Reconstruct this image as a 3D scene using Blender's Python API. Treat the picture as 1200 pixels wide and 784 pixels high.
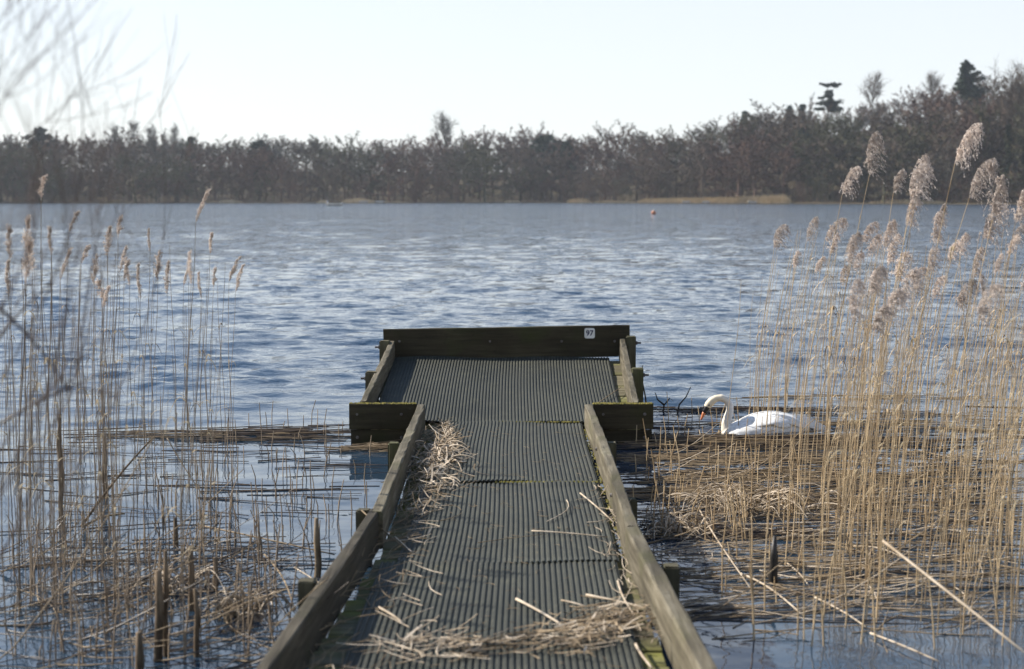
import bpy, bmesh, math, random
import numpy as np
from mathutils import Vector, Matrix
R = math.radians
random.seed(7)
sc = bpy.context.scene
for o in list(bpy.data.objects): bpy.data.objects.remove(o)
COL = sc.collection

# ---------------------------------------------------------------- camera
EYE = 1.9                      # camera height above the lake
FPX = 1667.0                   # 50 mm lens on a 36 mm wide sensor, in photo pixels
PITCH = math.atan((392 - 231) / FPX)
cam = bpy.data.cameras.new('camera'); camo = bpy.data.objects.new('camera', cam); COL.objects.link(camo)
cam.sensor_width = 36; cam.lens = 50; cam.clip_start = 0.05; cam.clip_end = 9000
camo.location = (0, 0, EYE); camo.rotation_euler = (math.pi/2 - PITCH, 0, 0)
cam.dof.use_dof = True; cam.dof.focus_distance = 11.0; cam.dof.aperture_fstop = 2.5
sc.camera = camo
# ---------------------------------------------------------------- sky, sun, exposure
SUN = Vector((-1.33, 0.50, 1.0)).normalized()       # towards the sun: left, a little ahead
elev = math.asin(SUN.z); az = math.atan2(SUN.x, SUN.y)
world = bpy.data.worlds.new('World'); sc.world = world; world.use_nodes = True
nt = world.node_tree; nt.nodes.clear()
sky = nt.nodes.new('ShaderNodeTexSky'); sky.sky_type = 'NISHITA'; sky.sun_disc = False
sky.sun_elevation = elev; sky.sun_rotation = az
sky.air_density = 1.0; sky.dust_density = 0.35; sky.ozone_density = 1.0
bg = nt.nodes.new('ShaderNodeBackground'); bg.inputs[1].default_value = 0.108
out = nt.nodes.new('ShaderNodeOutputWorld')
# a thin pale veil of haze that thickens towards the horizon all the way round
wt = nt.nodes.new('ShaderNodeTexCoord'); wz = nt.nodes.new('ShaderNodeSeparateXYZ'); nt.links.new(wt.outputs['Generated'], wz.inputs[0])
wm = nt.nodes.new('ShaderNodeMapRange'); wm.interpolation_type = 'SMOOTHSTEP'
for i_, v_ in enumerate((.06, .78, .80, .0)): wm.inputs[i_+1].default_value = v_
nt.links.new(wz.outputs[2], wm.inputs[0])
wx = nt.nodes.new('ShaderNodeMix'); wx.data_type = 'RGBA'; wx.inputs[7].default_value = (4.62, 4.68, 4.84, 1)
nt.links.new(wm.outputs[0], wx.inputs[0]); hs = nt.nodes.new('ShaderNodeHueSaturation'); hs.inputs['Saturation'].default_value = 1.12; nt.links.new(sky.outputs[0], hs.inputs['Color']); nt.links.new(hs.outputs[0], wx.inputs[6]); nt.links.new(wx.outputs[2], bg.inputs[0]); nt.links.new(bg.outputs[0], out.inputs[0])
sun = bpy.data.lights.new('sun', 'SUN'); sun.energy = 4.6; sun.angle = R(0.53); sun.color = (1, .95, .87)
suno = bpy.data.objects.new('sun', sun); COL.objects.link(suno)
suno.rotation_euler = SUN.to_track_quat('Z', 'Y').to_euler(); suno.location = (-30, 10, 30)
sc.view_settings.view_transform = 'Standard'; sc.view_settings.look = 'None'
sc.view_settings.exposure = 0.93; sc.view_settings.gamma = 1.0
sc.cycles.use_denoising = True
sc.cycles.max_bounces = 6; sc.cycles.volume_bounces = 0; sc.cycles.transparent_max_bounces = 8
sc.cycles.caustics_reflective = False; sc.cycles.caustics_refractive = False

# ---------------------------------------------------------------- helpers
cp, sp = math.cos(PITCH), math.sin(PITCH)
def ray(x, y):
    a = (x-600)/FPX; b = (392-y)/FPX
    return np.array([a, cp+b*sp, -sp+b*cp])
def atz(x, y, z=0.0):          # where the line of sight through a photo point meets height z
    r = ray(x, y); return np.array([0, 0, EYE]) + r*((z-EYE)/r[2])
def aty(x, y, Y):              # ... or reaches the distance Y
    r = ray(x, y); return np.array([0, 0, EYE]) + r*(Y/r[1])
def sstep(a, b, v):
    t = np.clip((np.asarray(v, float)-a)/(b-a), 0, 1); return t*t*(3-2*t)

def link(o, parent=None):
    COL.objects.link(o)
    if parent is not None: o.parent = parent
    return o
def tag(o, label=None, cat=None, group=None, kind=None):
    if label: o['label'] = label
    if cat: o['category'] = cat
    if group: o['group'] = group
    if kind: o['kind'] = kind
    return o
def empty(name, loc=(0, 0, 0), rz=0):
    o = bpy.data.objects.new(name, None); o.empty_display_size = .1
    o.location = loc; o.rotation_euler = (0, 0, rz); return link(o)

def mesh_np(name, V, F, mats, mi=None, smooth=True):
    """V (n,3); F (m,k) all faces with k corners"""
    V = np.asarray(V, np.float32); F = np.asarray(F, np.int32)
    me = bpy.data.meshes.new(name)
    m, k = F.shape
    me.vertices.add(len(V)); me.vertices.foreach_set('co', V.ravel())
    me.loops.add(m*k); me.loops.foreach_set('vertex_index', F.ravel())
    me.polygons.add(m); me.polygons.foreach_set('loop_start', np.arange(0, m*k, k, dtype=np.int32))
    try: me.polygons.foreach_set('loop_total', np.full(m, k, np.int32))
    except Exception: pass
    for x in (mats if isinstance(mats, (list, tuple)) else [mats]): me.materials.append(x)
    if mi is not None: me.polygons.foreach_set('material_index', np.asarray(mi, np.int32))
    me.polygons.foreach_set('use_smooth', np.full(m, smooth, bool))
    me.update(calc_edges=True); me.validate()
    return me
class Acc:
    """collects triangles"""
    def __init__(s): s.V = []; s.T = []; s.M = []; s.n = 0
    def add(s, V, T, m=0):
        V = np.asarray(V, float); T = np.asarray(T, int)
        s.V.append(V); s.T.append(T+s.n); s.M.append(np.full(len(T), m) if np.isscalar(m) else np.asarray(m)); s.n += len(V)
    def get(s): return np.concatenate(s.V), np.concatenate(s.T), np.concatenate(s.M)
    def obj(s, name, mats, parent=None, smooth=True):
        V, T, M = s.get(); return link(bpy.data.objects.new(name, mesh_np(name, V, T, mats, M, smooth)), parent)
def tubes(P, Rr, sides=3):
    """P (n,k,3) paths, Rr (n,k) radii -> V, T"""
    P = np.asarray(P, float); Rr = np.asarray(Rr, float); n, k, _ = P.shape
    t = np.gradient(P, axis=1); t /= np.linalg.norm(t, axis=2, keepdims=True)+1e-9
    d = P[:, -1]-P[:, 0]; a = np.where(np.abs(d[:, 2:3]) > .8*np.linalg.norm(d, axis=1, keepdims=True), [[1., 0, 0]], [[0., 0, 1]])
    u = np.cross(t, a[:, None, :]); u /= np.linalg.norm(u, axis=2, keepdims=True)+1e-9
    v = np.cross(t, u)
    ang = np.arange(sides)*2*math.pi/sides
    V = P[:, :, None, :] + Rr[:, :, None, None]*(u[:, :, None, :]*np.cos(ang)[None, None, :, None] + v[:, :, None, :]*np.sin(ang)[None, None, :, None])
    idx = np.arange(n*k*sides).reshape(n, k, sides)
    A = idx[:, :-1]; B = idx[:, 1:]; A2 = np.roll(A, -1, 2); B2 = np.roll(B, -1, 2)
    T = np.concatenate([np.stack([A, A2, B2], -1).reshape(-1, 3), np.stack([A, B2, B], -1).reshape(-1, 3)])
    return V.reshape(-1, 3), T
def tube1(P, r, sides=8, caps=True):
    V, T = tubes([P], [r], sides)
    if caps:
        k = len(P); n = len(V); V = np.vstack([V, P[0], P[-1]])
        a = np.arange(sides); b = np.roll(a, -1)
        T = np.vstack([T, np.stack([b, a, np.full(sides, n)], 1), np.stack([a+(k-1)*sides, b+(k-1)*sides, np.full(sides, n+1)], 1)])
    return V, T

def bm_obj(name, bm, m, parent=None, smooth=False):
    bmesh.ops.recalc_face_normals(bm, faces=bm.faces)
    me = bpy.data.meshes.new(name); bm.to_mesh(me); bm.free(); me.materials.append(m)
    if smooth: me.polygons.foreach_set('use_smooth', np.full(len(me.polygons), True))
    return link(bpy.data.objects.new(name, me), parent)
def board_bm(a, b, w, h, rough=.004, seg=14, bev=.006, rng=random, side=0.0, lean=0.0):
    """a timber from a to b (the middle of its top face), width w, height h hanging below; worn, uneven edges"""
    a = Vector(a); b = Vector(b); d = (b-a); L = d.length; d.normalize()
    s = d.cross(Vector((0, 0, 1))).normalized(); up = s.cross(d)
    if lean: rot = Matrix.Rotation(lean, 3, d); s = rot @ s; up = rot @ up
    bm = bmesh.new(); rings = []
    ph = rng.random()*9
    for i in range(seg+1):
        t = i/seg; c = a + d*(L*t) + s*(math.sin(t*3.1+ph)*rough*.8)
        prof = [(-w/2, -bev), (-w/2+bev, 0), (w/2-bev, 0), (w/2, -bev), (w/2, -h+bev), (w/2-bev, -h), (-w/2+bev, -h), (-w/2, -h+bev)]
        rings.append([bm.verts.new(c + s*(x+rng.uniform(-1, 1)*rough*.35) + up*(z+rng.uniform(-1, 1)*rough*.45)) for x, z in prof])
    for i in range(seg):
        for j in range(8): bm.faces.new((rings[i][j], rings[i][(j+1) % 8], rings[i+1][(j+1) % 8], rings[i+1][j]))
    bm.faces.new(rings[0]); bm.faces.new(rings[-1][::-1])
    return bm

# ---------------------------------------------------------------- materials
def N(nt, t, **kw):
    n = nt.nodes.new(t)
    for k, v in kw.items(): setattr(n, k, v)
    return n
def base_mat(name, rough=.8, spec=.3):
    m = bpy.data.materials.new(name); m.use_nodes = True; nt = m.node_tree
    p = nt.nodes['Principled BSDF']; p.inputs['Roughness'].default_value = rough
    p.inputs['Specular IOR Level'].default_value = spec
    return m, nt, p
def noise(nt, scale, stretch=(1, 1, 1), detail=5, coord='Object', rnd=True, dist=0.0, rough=.55):
    tc = N(nt, 'ShaderNodeTexCoord'); mp = N(nt, 'ShaderNodeMapping'); mp.inputs['Scale'].default_value = stretch
    nt.links.new(tc.outputs[coord], mp.inputs[0])
    nz = N(nt, 'ShaderNodeTexNoise'); nz.inputs['Scale'].default_value = scale; nz.inputs['Detail'].default_value = detail
    nz.inputs['Distortion'].default_value = dist; nz.inputs['Roughness'].default_value = rough
    if rnd:
        nz.noise_dimensions = '4D'; oi = N(nt, 'ShaderNodeObjectInfo'); mu = N(nt, 'ShaderNodeMath', operation='MULTIPLY'); mu.inputs[1].default_value = 37
        nt.links.new(oi.outputs['Random'], mu.inputs[0]); nt.links.new(mu.outputs[0], nz.inputs['W'])
    nt.links.new(mp.outputs[0], nz.inputs['Vector'])
    return nz.outputs['Fac']
def ramp(nt, fac, stops):
    r = N(nt, 'ShaderNodeValToRGB'); e = r.color_ramp.elements
    while len(e) < len(stops): e.new(.5)
    for i, (p, c) in enumerate(stops): e[i].position = p; e[i].color = (c if len(c) == 4 else (*c, 1))
    nt.links.new(fac, r.inputs[0]); return r.outputs[0]
def mixc(nt, fac, a, b):
    m = N(nt, 'ShaderNodeMix', data_type='RGBA')
    if hasattr(fac, 'is_linked') or not isinstance(fac, (int, float)): nt.links.new(fac, m.inputs[0])
    else: m.inputs[0].default_value = fac
    for s, i in ((a, 6), (b, 7)):
        if isinstance(s, tuple): m.inputs[i].default_value = (*s, 1)
        else: nt.links.new(s, m.inputs[i])
    return m.outputs[2]
def bump(nt, p, fac, strength=.4, dist=.01):
    b = N(nt, 'ShaderNodeBump'); b.inputs['Strength'].default_value = strength; b.inputs['Distance'].default_value = dist
    nt.links.new(fac, b.inputs['Height']); nt.links.new(b.outputs[0], p.inputs['Normal'])
def simple(name, c1, c2, scale=6, rough=.85, spec=.2, stretch=(1, 1, 1), bmp=0, vary=.0, trans=0, lo=.35, hi=.65):
    m, nt, p = base_mat(name, rough, spec)
    f = noise(nt, scale, stretch); col = ramp(nt, f, [(lo, c1), (hi, c2)])
    if vary:
        oi = N(nt, 'ShaderNodeObjectInfo'); mr = N(nt, 'ShaderNodeMapRange'); mr.inputs[3].default_value = 1-vary; mr.inputs[4].default_value = 1+vary
        nt.links.new(oi.outputs['Random'], mr.inputs[0]); h = N(nt, 'ShaderNodeHueSaturation')
        nt.links.new(mr.outputs[0], h.inputs['Value']); nt.links.new(col, h.inputs['Color']); col = h.outputs[0]
    nt.links.new(col, p.inputs['Base Color'])
    if bmp: bump(nt, p, f, bmp)
    if trans:
        tr = N(nt, 'ShaderNodeBsdfTranslucent'); nt.links.new(col, tr.inputs[0]); ms = N(nt, 'ShaderNodeMixShader'); ms.inputs[0].default_value = trans
        nt.links.new(p.outputs[0], ms.inputs[1]); nt.links.new(tr.outputs[0], ms.inputs[2]); nt.links.new(ms.outputs[0], nt.nodes['Material Output'].inputs[0])
    return m
def wood(name, dark, mid, light, stretch, algae=(.09, .10, .03), amt=.5, rough=.85):
    m, nt, p = base_mat(name, rough, .25)
    g = noise(nt, 1, stretch, 8, dist=.4, rough=.65)
    col = ramp(nt, g, [(.25, dark), (.48, mid), (.72, light)])
    a = noise(nt, 3.2, (1, 1, 1), 5); am = ramp(nt, a, [(.62-.25*amt, (0, 0, 0)), (.80-.15*amt, (1, 1, 1))])
    col = mixc(nt, am, col, algae)
    s = noise(nt, 26, (1, 1, 1), 3); sm = ramp(nt, s, [(.60, (0, 0, 0)), (.72, (.55, .55, .55))])
    col = mixc(nt, sm, col, dark)
    k_ = noise(nt, 1, tuple(2.6*v if v > 5 else v*.55 for v in stretch), 3, dist=.8); km = ramp(nt, k_, [(.30, (.85, .85, .85)), (.37, (0, 0, 0))])   # drying cracks along the grain
    col = mixc(nt, km, col, tuple(.35*v for v in dark))
    st_ = noise(nt, 1.3, (1, 1, 1), 4); sm2 = ramp(nt, st_, [(.42, (.5, .5, .5)), (.6, (0, 0, 0))]); col = mixc(nt, sm2, col, dark)          # damp stains
    nt.links.new(col, p.inputs['Base Color']); bump(nt, p, g, .7, .008)
    return m
M = {}
M['rail'] = wood('weathered_rail_timber', (.030, .024, .015), (.115, .096, .062), (.24, .21, .15), (30, 1.8, 30), (.085, .08, .033), .45)
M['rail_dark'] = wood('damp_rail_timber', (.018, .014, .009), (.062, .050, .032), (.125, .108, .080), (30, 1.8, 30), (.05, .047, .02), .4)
M['damp'] = wood('damp_board_timber', (.018, .014, .008), (.045, .035, .018), (.08, .066, .036), (2.2, 26, 26), (.040, .042, .013), .4)
M['plank'] = wood('deck_plank_timber', (.05, .042, .025), (.14, .12, .07), (.25, .22, .14), (2.0, 26, 26), (.17, .17, .03), .7)
M['post'] = wood('post_timber', (.04, .035, .02), (.10, .085, .05), (.18, .16, .10), (26, 26, 2.5), (.07, .075, .02), .5)
M['moss'] = simple('moss_on_timber', (.07, .07, .018), (.20, .165, .05), 30, .95, .1, bmp=.6)
M['metal'] = simple('rusty_bolt_metal', (.06, .05, .045), (.18, .15, .13), 40, .55, .5)
M['plate'] = simple('white_plate', (.62, .60, .55), (.78, .77, .74), 25, .5, .4)
M['ink'] = simple('number_ink', (.012, .013, .05), (.02, .02, .07), 10, .6)
# ribbed rubber matting
def mat_rubber(name, lo, hi, dust):
    m, nt, p = base_mat(name, .72, .35)
    f = noise(nt, 2.2, (1, .6, 1), 6); col = ramp(nt, f, [(.3, lo), (.7, hi)])
    d = noise(nt, 9, (1, 1, 1), 6, rough=.7); dm = ramp(nt, d, [(.50, (0, 0, 0)), (.74, (.75, .75, .75))]); col = mixc(nt, dm, col, dust)
    wt_ = N(nt, 'ShaderNodeTexCoord'); wv = N(nt, 'ShaderNodeTexWave', wave_type='BANDS', bands_direction='Y'); wv.inputs['Scale'].default_value = 11.5; wv.inputs['Distortion'].default_value = .6
    nt.links.new(wt_.outputs['Object'], wv.inputs['Vector']); wm_ = ramp(nt, wv.outputs['Fac'], [(.30, (.85, .85, .85)), (.5, (0, 0, 0))]); col = mixc(nt, wm_, col, lo)      # cross-bars between the ribs, groove shade painted in as dark bands
    s = noise(nt, 160, (1, 1, 1), 2); sm = ramp(nt, s, [(.66, (0, 0, 0)), (.72, (.6, .6, .6))]); col = mixc(nt, sm, col, (.30, .28, .22))
    nt.links.new(col, p.inputs['Base Color']); bump(nt, p, noise(nt, 120, (1, 1, 1), 3), .35, .004)
    return m
M['mat'] = mat_rubber('ribbed_rubber_mat', (.027, .028, .020), (.056, .056, .041), (.10, .094, .056))
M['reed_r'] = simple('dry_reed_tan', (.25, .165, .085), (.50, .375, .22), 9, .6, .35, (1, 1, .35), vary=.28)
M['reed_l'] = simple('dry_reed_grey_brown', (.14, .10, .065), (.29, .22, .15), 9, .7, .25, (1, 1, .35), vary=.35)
M['leaf'] = simple('dry_reed_leaf', (.34, .26, .15), (.52, .43, .28), 14, .75, .2, trans=.3, vary=.2)
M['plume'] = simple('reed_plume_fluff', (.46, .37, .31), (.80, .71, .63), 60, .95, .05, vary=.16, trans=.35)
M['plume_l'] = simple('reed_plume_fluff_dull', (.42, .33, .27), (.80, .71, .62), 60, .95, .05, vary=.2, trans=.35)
M['straw'] = simple('bleached_straw', (.30, .225, .145), (.58, .48, .36), 11, .65, .3)
M['straw_b'] = simple('brown_straw', (.13, .09, .05), (.30, .22, .13), 11, .7, .3)
M['straw_w'] = simple('wet_dark_straw', (.030, .021, .014), (.10, .068, .040), 11, .4, .5)
M['stake'] = simple('dead_stake_wood', (.055, .037, .022), (.20, .14, .085), 14, .8, .2, (3, 3, .6), bmp=.4)
M['twig'] = simple('bare_shrub_bark', (.05, .035, .03), (.12, .085, .07), 20, .7, .3)

# ---------------------------------------------------------------- land and lake
def shore_far(x):
    x = np.asarray(x, float)
    b = np.where(x > 20, 475-.9*(x-20), np.where(x < 0, 475+.25*x, 475))
    return b + 5*np.sin(x*.045+1)+2.5*np.sin(x*.13)
def height(x, y):
    x = np.asarray(x, float); y = np.asarray(y, float)
    s = np.minimum(np.minimum(shore_far(x)-y, y-2.6-.3*np.sin(x*.7)), np.minimum(x+330, 280-x))
    h = np.clip(-s*.12, -1.6, .13) + np.clip((-s-1)*.03, 0, .9)*(y > 100)
    t = np.maximum(0, y-shore_far(x)); bear = x/np.maximum(y, 50)
    A = 12 + 16*sstep(.03, .30, bear)
    return h + A*sstep(8, 190, t)*(y > 100) + .5*np.sin(x*.05)*sstep(30, 80, t)
g = np.linspace(-1, 1, 171); xs = np.sign(g)*(np.abs(g)*220 + 1250*np.abs(g)**5)
ys = np.concatenate([np.linspace(-400, -20, 12), np.linspace(-15, 12, 46), np.geomspace(14, 240, 22), np.linspace(250, 620, 90), np.geomspace(640, 1650, 20)])
X, Y = np.meshgrid(xs, ys); Zt = height(X, Y)
def grid_faces(r, c):
    i = np.arange(r*c).reshape(r, c)
    return np.stack([i[:-1, :-1], i[:-1, 1:], i[1:, 1:], i[1:, :-1]], -1).reshape(-1, 4)
m, nt, p = base_mat('leaf_litter_and_grass', .95, .1)
f1 = noise(nt, .06, (1, 1, 1), 6, rnd=False); f2 = noise(nt, 1.5, (1, 1, 1), 6, rnd=False)
c1 = ramp(nt, f1, [(.35, (.06, .045, .028)), (.55, (.10, .078, .045)), (.7, (.075, .078, .035))]); c2 = ramp(nt, f2, [(.3, (.04, .03, .02)), (.7, (.15, .115, .07))])
nt.links.new(mixc(nt, .45, c1, c2), p.inputs['Base Color']); bump(nt, p, f2, .6, .1)
ground = link(bpy.data.objects.new('ground', mesh_np('ground', np.stack([X, Y, Zt], -1).reshape(-1, 3), grid_faces(len(ys), len(xs)), m)))
tag(ground, kind='structure')

def lake():
    rows = np.concatenate([np.linspace(-6, 4.2, 8), np.geomspace(4.4, 130, 740), np.geomspace(132, 520, 110)])
    tc = np.linspace(-1, 1, 300)
    core = tc[None, :]*(0.42*np.maximum(rows, 4)+1.2)[:, None]
    Xc = np.concatenate([np.full((len(rows), 1), -400.), core, np.full((len(rows), 1), 400.)], 1)
    Yc = np.repeat(rows[:, None], Xc.shape[1], 1); Zc = np.zeros_like(Xc)
    rng = np.random.default_rng(5)
    dy = np.gradient(rows)[:, None]
    chop = 0.10 + 0.90*sstep(9.5, 15.5, Yc + .8*np.sin(Xc*1.3) - .25*np.abs(Xc))
    gust = .75 + .35*np.sin(Xc*.11+Yc*.045+1.0)*np.sin(Yc*.083-Xc*.03+.4)
    for i in range(78):
        if i < 54: lam = .14*(6.5**rng.random()); slope = rng.uniform(.022, .043)
        elif i < 72: lam = rng.uniform(.8, 2.0); slope = rng.uniform(.007, .015)
        else: lam = rng.uniform(2.2, 5.0); slope = .006
        th = rng.normal(R(97), R(30 if lam < .5 else 19)); k = 2*math.pi/lam
        amp = slope/k
        fade = np.clip((lam/(4.2*dy)-.6)/.6, 0, 1)
        ph = k*(Xc*math.cos(th)+Yc*math.sin(th)) + rng.random()*6.283 + 1.1*np.sin(.23*k*(Xc*math.sin(th)-Yc*math.cos(th))+rng.random()*6)
        w = np.sin(ph); w = w+.22*np.cos(2*ph)
        Zc += amp*fade*w*(chop if lam < 1.6 else np.maximum(chop, .22))*gust
    Zc[:, 0] = 0; Zc[:, -1] = 0
    Zc *= sstep(-1, 3, Yc)
    return np.stack([Xc, Yc, Zc], -1).reshape(-1, 3), grid_faces(*Xc.shape)
m, nt, p = base_mat('lake_water', .045, .5)
p.inputs['IOR'].default_value = 1.68
p.inputs['Base Color'].default_value = (.022, .042, .066, 1)
n1 = noise(nt, 4.5, (.55, 1, 1), 4, rnd=False, dist=.3); n2 = noise(nt, .55, (.30, 1, 1), 5, rnd=False, dist=.2); n3 = noise(nt, .10, (.25, 1, 1), 4, rnd=False)
tc = N(nt, 'ShaderNodeTexCoord'); sx = N(nt, 'ShaderNodeSeparateXYZ'); nt.links.new(tc.outputs['Object'], sx.inputs[0])
def mapr(v, a, b, c, d):
    q = N(nt, 'ShaderNodeMapRange'); q.interpolation_type = 'SMOOTHSTEP'
    for i, k in enumerate((a, b, c, d)): q.inputs[i+1].default_value = k
    nt.links.new(v, q.inputs[0]); return q.outputs[0]
def mul(a, b):
    q = N(nt, 'ShaderNodeMath', operation='MULTIPLY')
    for i, k in enumerate((a, b)):
        if isinstance(k, (int, float)): q.inputs[i].default_value = k
        else: nt.links.new(k, q.inputs[i])
    return q.outputs[0]
def add(a, b):
    q = N(nt, 'ShaderNodeMath', operation='ADD'); nt.links.new(a, q.inputs[0]); nt.links.new(b, q.inputs[1]); return q.outputs[0]
near = mapr(sx.outputs[1], 9.5, 16, .10, 1.0)           # reeds and jetty shelter the water close in
far = mapr(sx.outputs[1], 25, 110, 0.0, 1.0)
hgt = add(mul(mul(n1, near), .055), add(mul(mul(n2, far), .35), mul(mul(n3, far), .8)))
b = N(nt, 'ShaderNodeBump'); b.inputs['Strength'].default_value = .8; b.inputs['Distance'].default_value = 1.0
nt.links.new(hgt, b.inputs['Height'])
# wavelet facets too small to be modelled far out: tilt the surface by a noise in metres
def facets(scale, st, detail):
    t_ = N(nt, 'ShaderNodeTexCoord'); m_ = N(nt, 'ShaderNodeMapping'); m_.inputs['Scale'].default_value = st
    nz = N(nt, 'ShaderNodeTexNoise'); nz.inputs['Scale'].default_value = scale; nz.inputs['Detail'].default_value = detail
    nt.links.new(t_.outputs['Object'], m_.inputs[0]); nt.links.new(m_.outputs[0], nz.inputs['Vector']); return nz.outputs['Color']
def vop(op, a, b_):
    v = N(nt, 'ShaderNodeVectorMath', operation=op)
    for i, k in enumerate((a, b_)):
        if isinstance(k, tuple): v.inputs[i].default_value = k
        elif k is not None: nt.links.new(k, v.inputs[i])
    return v.outputs[0]
fv = vop('ADD', vop('SUBTRACT', facets(7.5, (.8, 1, 1), 2), (.5, .5, .5)), vop('SUBTRACT', facets(2.3, (.6, 1, 1), 2), (.5, .5, .5)))
fv = vop('MULTIPLY', fv, (.7, 1.0, 0))
sc_ = N(nt, 'ShaderNodeVectorMath', operation='SCALE'); nt.links.new(fv, sc_.inputs[0]); nt.links.new(add(mapr(sx.outputs[1], 11, 34, .14, .95), mapr(sx.outputs[1], 90, 260, 0, .5)), sc_.inputs['Scale'])
nt.links.new(vop('NORMALIZE', vop('ADD', b.outputs[0], sc_.outputs[0]), None), p.inputs['Normal'])
nt.links.new(mapr(sx.outputs[1], 20, 250, .035, .10), p.inputs['Roughness'])
lk = link(bpy.data.objects.new('lake', mesh_np('lake', *lake(), m))); tag(lk, kind='structure')
#SECTION2
# ---------------------------------------------------------------- far wood
def bare_tree(rng, H, w=.30, nl=17, nb=5, ntw=9, tw=.075, low=.18, up=1.0, kb=3, tl=(.05, .115)):
    """leafless tree: trunk arrays and crown arrays (limbs, branches, twigs)"""
    k = 6; t = np.linspace(0, 1, k)
    tr = np.stack([np.cumsum(rng.normal(0, .012*H, k))*t, np.cumsum(rng.normal(0, .012*H, k))*t, t*H*.86], -1)
    rr = np.interp(t, [0, .05, 1], [.024*H, .016*H, .004*H])
    trunk = tubes([tr], [rr], 5)
    s = low + (1-low)*rng.random(nl)**.85
    st = np.stack([np.interp(s, t, tr[:, i]) for i in range(3)], -1)
    az = np.arange(nl)*2.4+rng.random(nl); el = R(22)+R(50)*s*up+rng.normal(0, .14, nl)
    L = H*w*(1.12-.62*np.abs(s-.45)**.9*1.3)*rng.uniform(.75, 1.15, nl)
    u = np.linspace(0, 1, 4)
    d0 = np.stack([np.cos(az)*np.cos(el), np.sin(az)*np.cos(el), np.sin(el)], -1)
    limb = st[:, None]+d0[:, None]*(L[:, None]*u)[..., None]; limb[:, :, 2] += (.16*L)[:, None]*u**2
    acc = [tubes(limb, (.0062*H*(1.1-.5*s))[:, None]*np.array([1, .75, .5, .25]), 3)]
    n2 = nl*nb; li = np.repeat(np.arange(nl), nb); q = rng.uniform(.25, 1, n2)
    def on(pth, ii, qq):
        f = qq*(pth.shape[1]-1); i0 = np.minimum(f.astype(int), pth.shape[1]-2); fr = (f-i0)[:, None]
        return pth[ii, i0]*(1-fr)+pth[ii, i0+1]*fr
    b0 = on(limb, li, q); dd = d0[li]+rng.normal(0, .55, (n2, 3)); dd[:, 2] += .18*up; dd /= np.linalg.norm(dd, axis=1, keepdims=True)
    Lb = L[li]*rng.uniform(.3, .6, n2)
    u3 = np.linspace(0, 1, kb); br = b0[:, None]+dd[:, None]*(Lb[:, None]*u3)[..., None]; br[:, :, 2] += (.1*Lb)[:, None]*u3**2
    acc.append(tubes(br, np.full((n2, 1), .0022*H)*np.linspace(1, .35, kb), 3))
    n3 = n2*ntw; bi = np.repeat(np.arange(n2), ntw); q = rng.uniform(.2, 1, n3)
    c0 = on(br, bi, q); d3 = dd[bi]*.8+rng.normal(0, .85, (n3, 3)); d3[:, 2] += .12*up; d3 /= np.linalg.norm(d3, axis=1, keepdims=True)
    L3 = rng.uniform(*tl, n3)*H
    pr = np.cross(d3, rng.normal(0, 1, (n3, 3))); pr /= np.linalg.norm(pr, axis=1, keepdims=True)
    V = np.stack([c0-pr*tw, c0+pr*tw, c0+d3*L3[:, None]], 1).reshape(-1, 3); acc.append((V, np.arange(n3*3).reshape(-1, 3)))
    return trunk, acc
def leafy(rng, pts, size, n, flat=1.0):
    """n small leaf sprays scattered about each point of pts (k,4: x, y, z, radius)"""
    k = len(pts); c = np.repeat(pts[:, :3], n, 0); r = np.repeat(pts[:, 3], n)
    d = rng.normal(0, 1, (k*n, 3)); d /= np.linalg.norm(d, axis=1, keepdims=True)
    c = c + d*(r*rng.random(k*n)**.45)[:, None]*np.array([1, 1, flat])
    a = rng.normal(0, 1, (k*n, 3)); a[:, 2] *= .6; a /= np.linalg.norm(a, axis=1, keepdims=True)
    b_ = np.cross(a, rng.normal(0, 1, (k*n, 3))); b_ /= np.linalg.norm(b_, axis=1, keepdims=True)
    s = size*rng.uniform(.6, 1.4, k*n)[:, None]
    V = np.stack([c-b_*s*.45, c+b_*s*.45, c+a*s], 1).reshape(-1, 3)
    return V, np.arange(k*n*3).reshape(-1, 3)
WOOD = [simple('bare_wood_grey_brown', (.068, .050, .037), (.140, .107, .080), .09, .95, .1),
        simple('bare_wood_purple_brown', (.078, .048, .036), (.150, .096, .072), .09, .95, .1),
        simple('bare_wood_olive', (.056, .052, .030), (.110, .102, .060), .09, .95, .1),
        simple('bare_wood_pale', (.070, .062, .050), (.13, .117, .096), .09, .95, .1)]
EVER = simple('evergreen_needles', (.016, .026, .016), (.045, .062, .034), .4, .9, .1)
EVERB = simple('blue_green_needles', (.020, .034, .030), (.048, .070, .058), .4, .9, .1)
IVY = simple('ivy_leaves', (.02, .03, .014), (.05, .065, .025), 1.2, .8, .2)
BARK = simple('tree_bark', (.045, .036, .028), (.11, .09, .07), .8, .95, .1)
sky_x = [-160, 0, 50, 100, 150, 200, 240, 300, 400, 470, 520, 600, 650, 670, 720, 780, 830, 900, 960, 1000, 1080, 1150, 1200, 1400]
sky_y = [154, 164, 164, 167, 160, 161, 171, 168, 171, 167, 164, 162, 164, 170, 161, 156, 149, 137, 139, 131, 111, 104, 100, 90]
rng = np.random.default_rng(11)
protos = []
for i in range(10):
    tk, cr = bare_tree(rng, 1.0, w=rng.uniform(.34, .46), nl=18, nb=5, ntw=17, tw=.0070, low=rng.uniform(.02, .09), up=rng.uniform(.45, .95), kb=2, tl=(.028, .066))
    a = Acc(); a.add(*tk)
    for c in cr: a.add(*c)
    protos.append(a.get()[:2])
bushes = []
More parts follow.
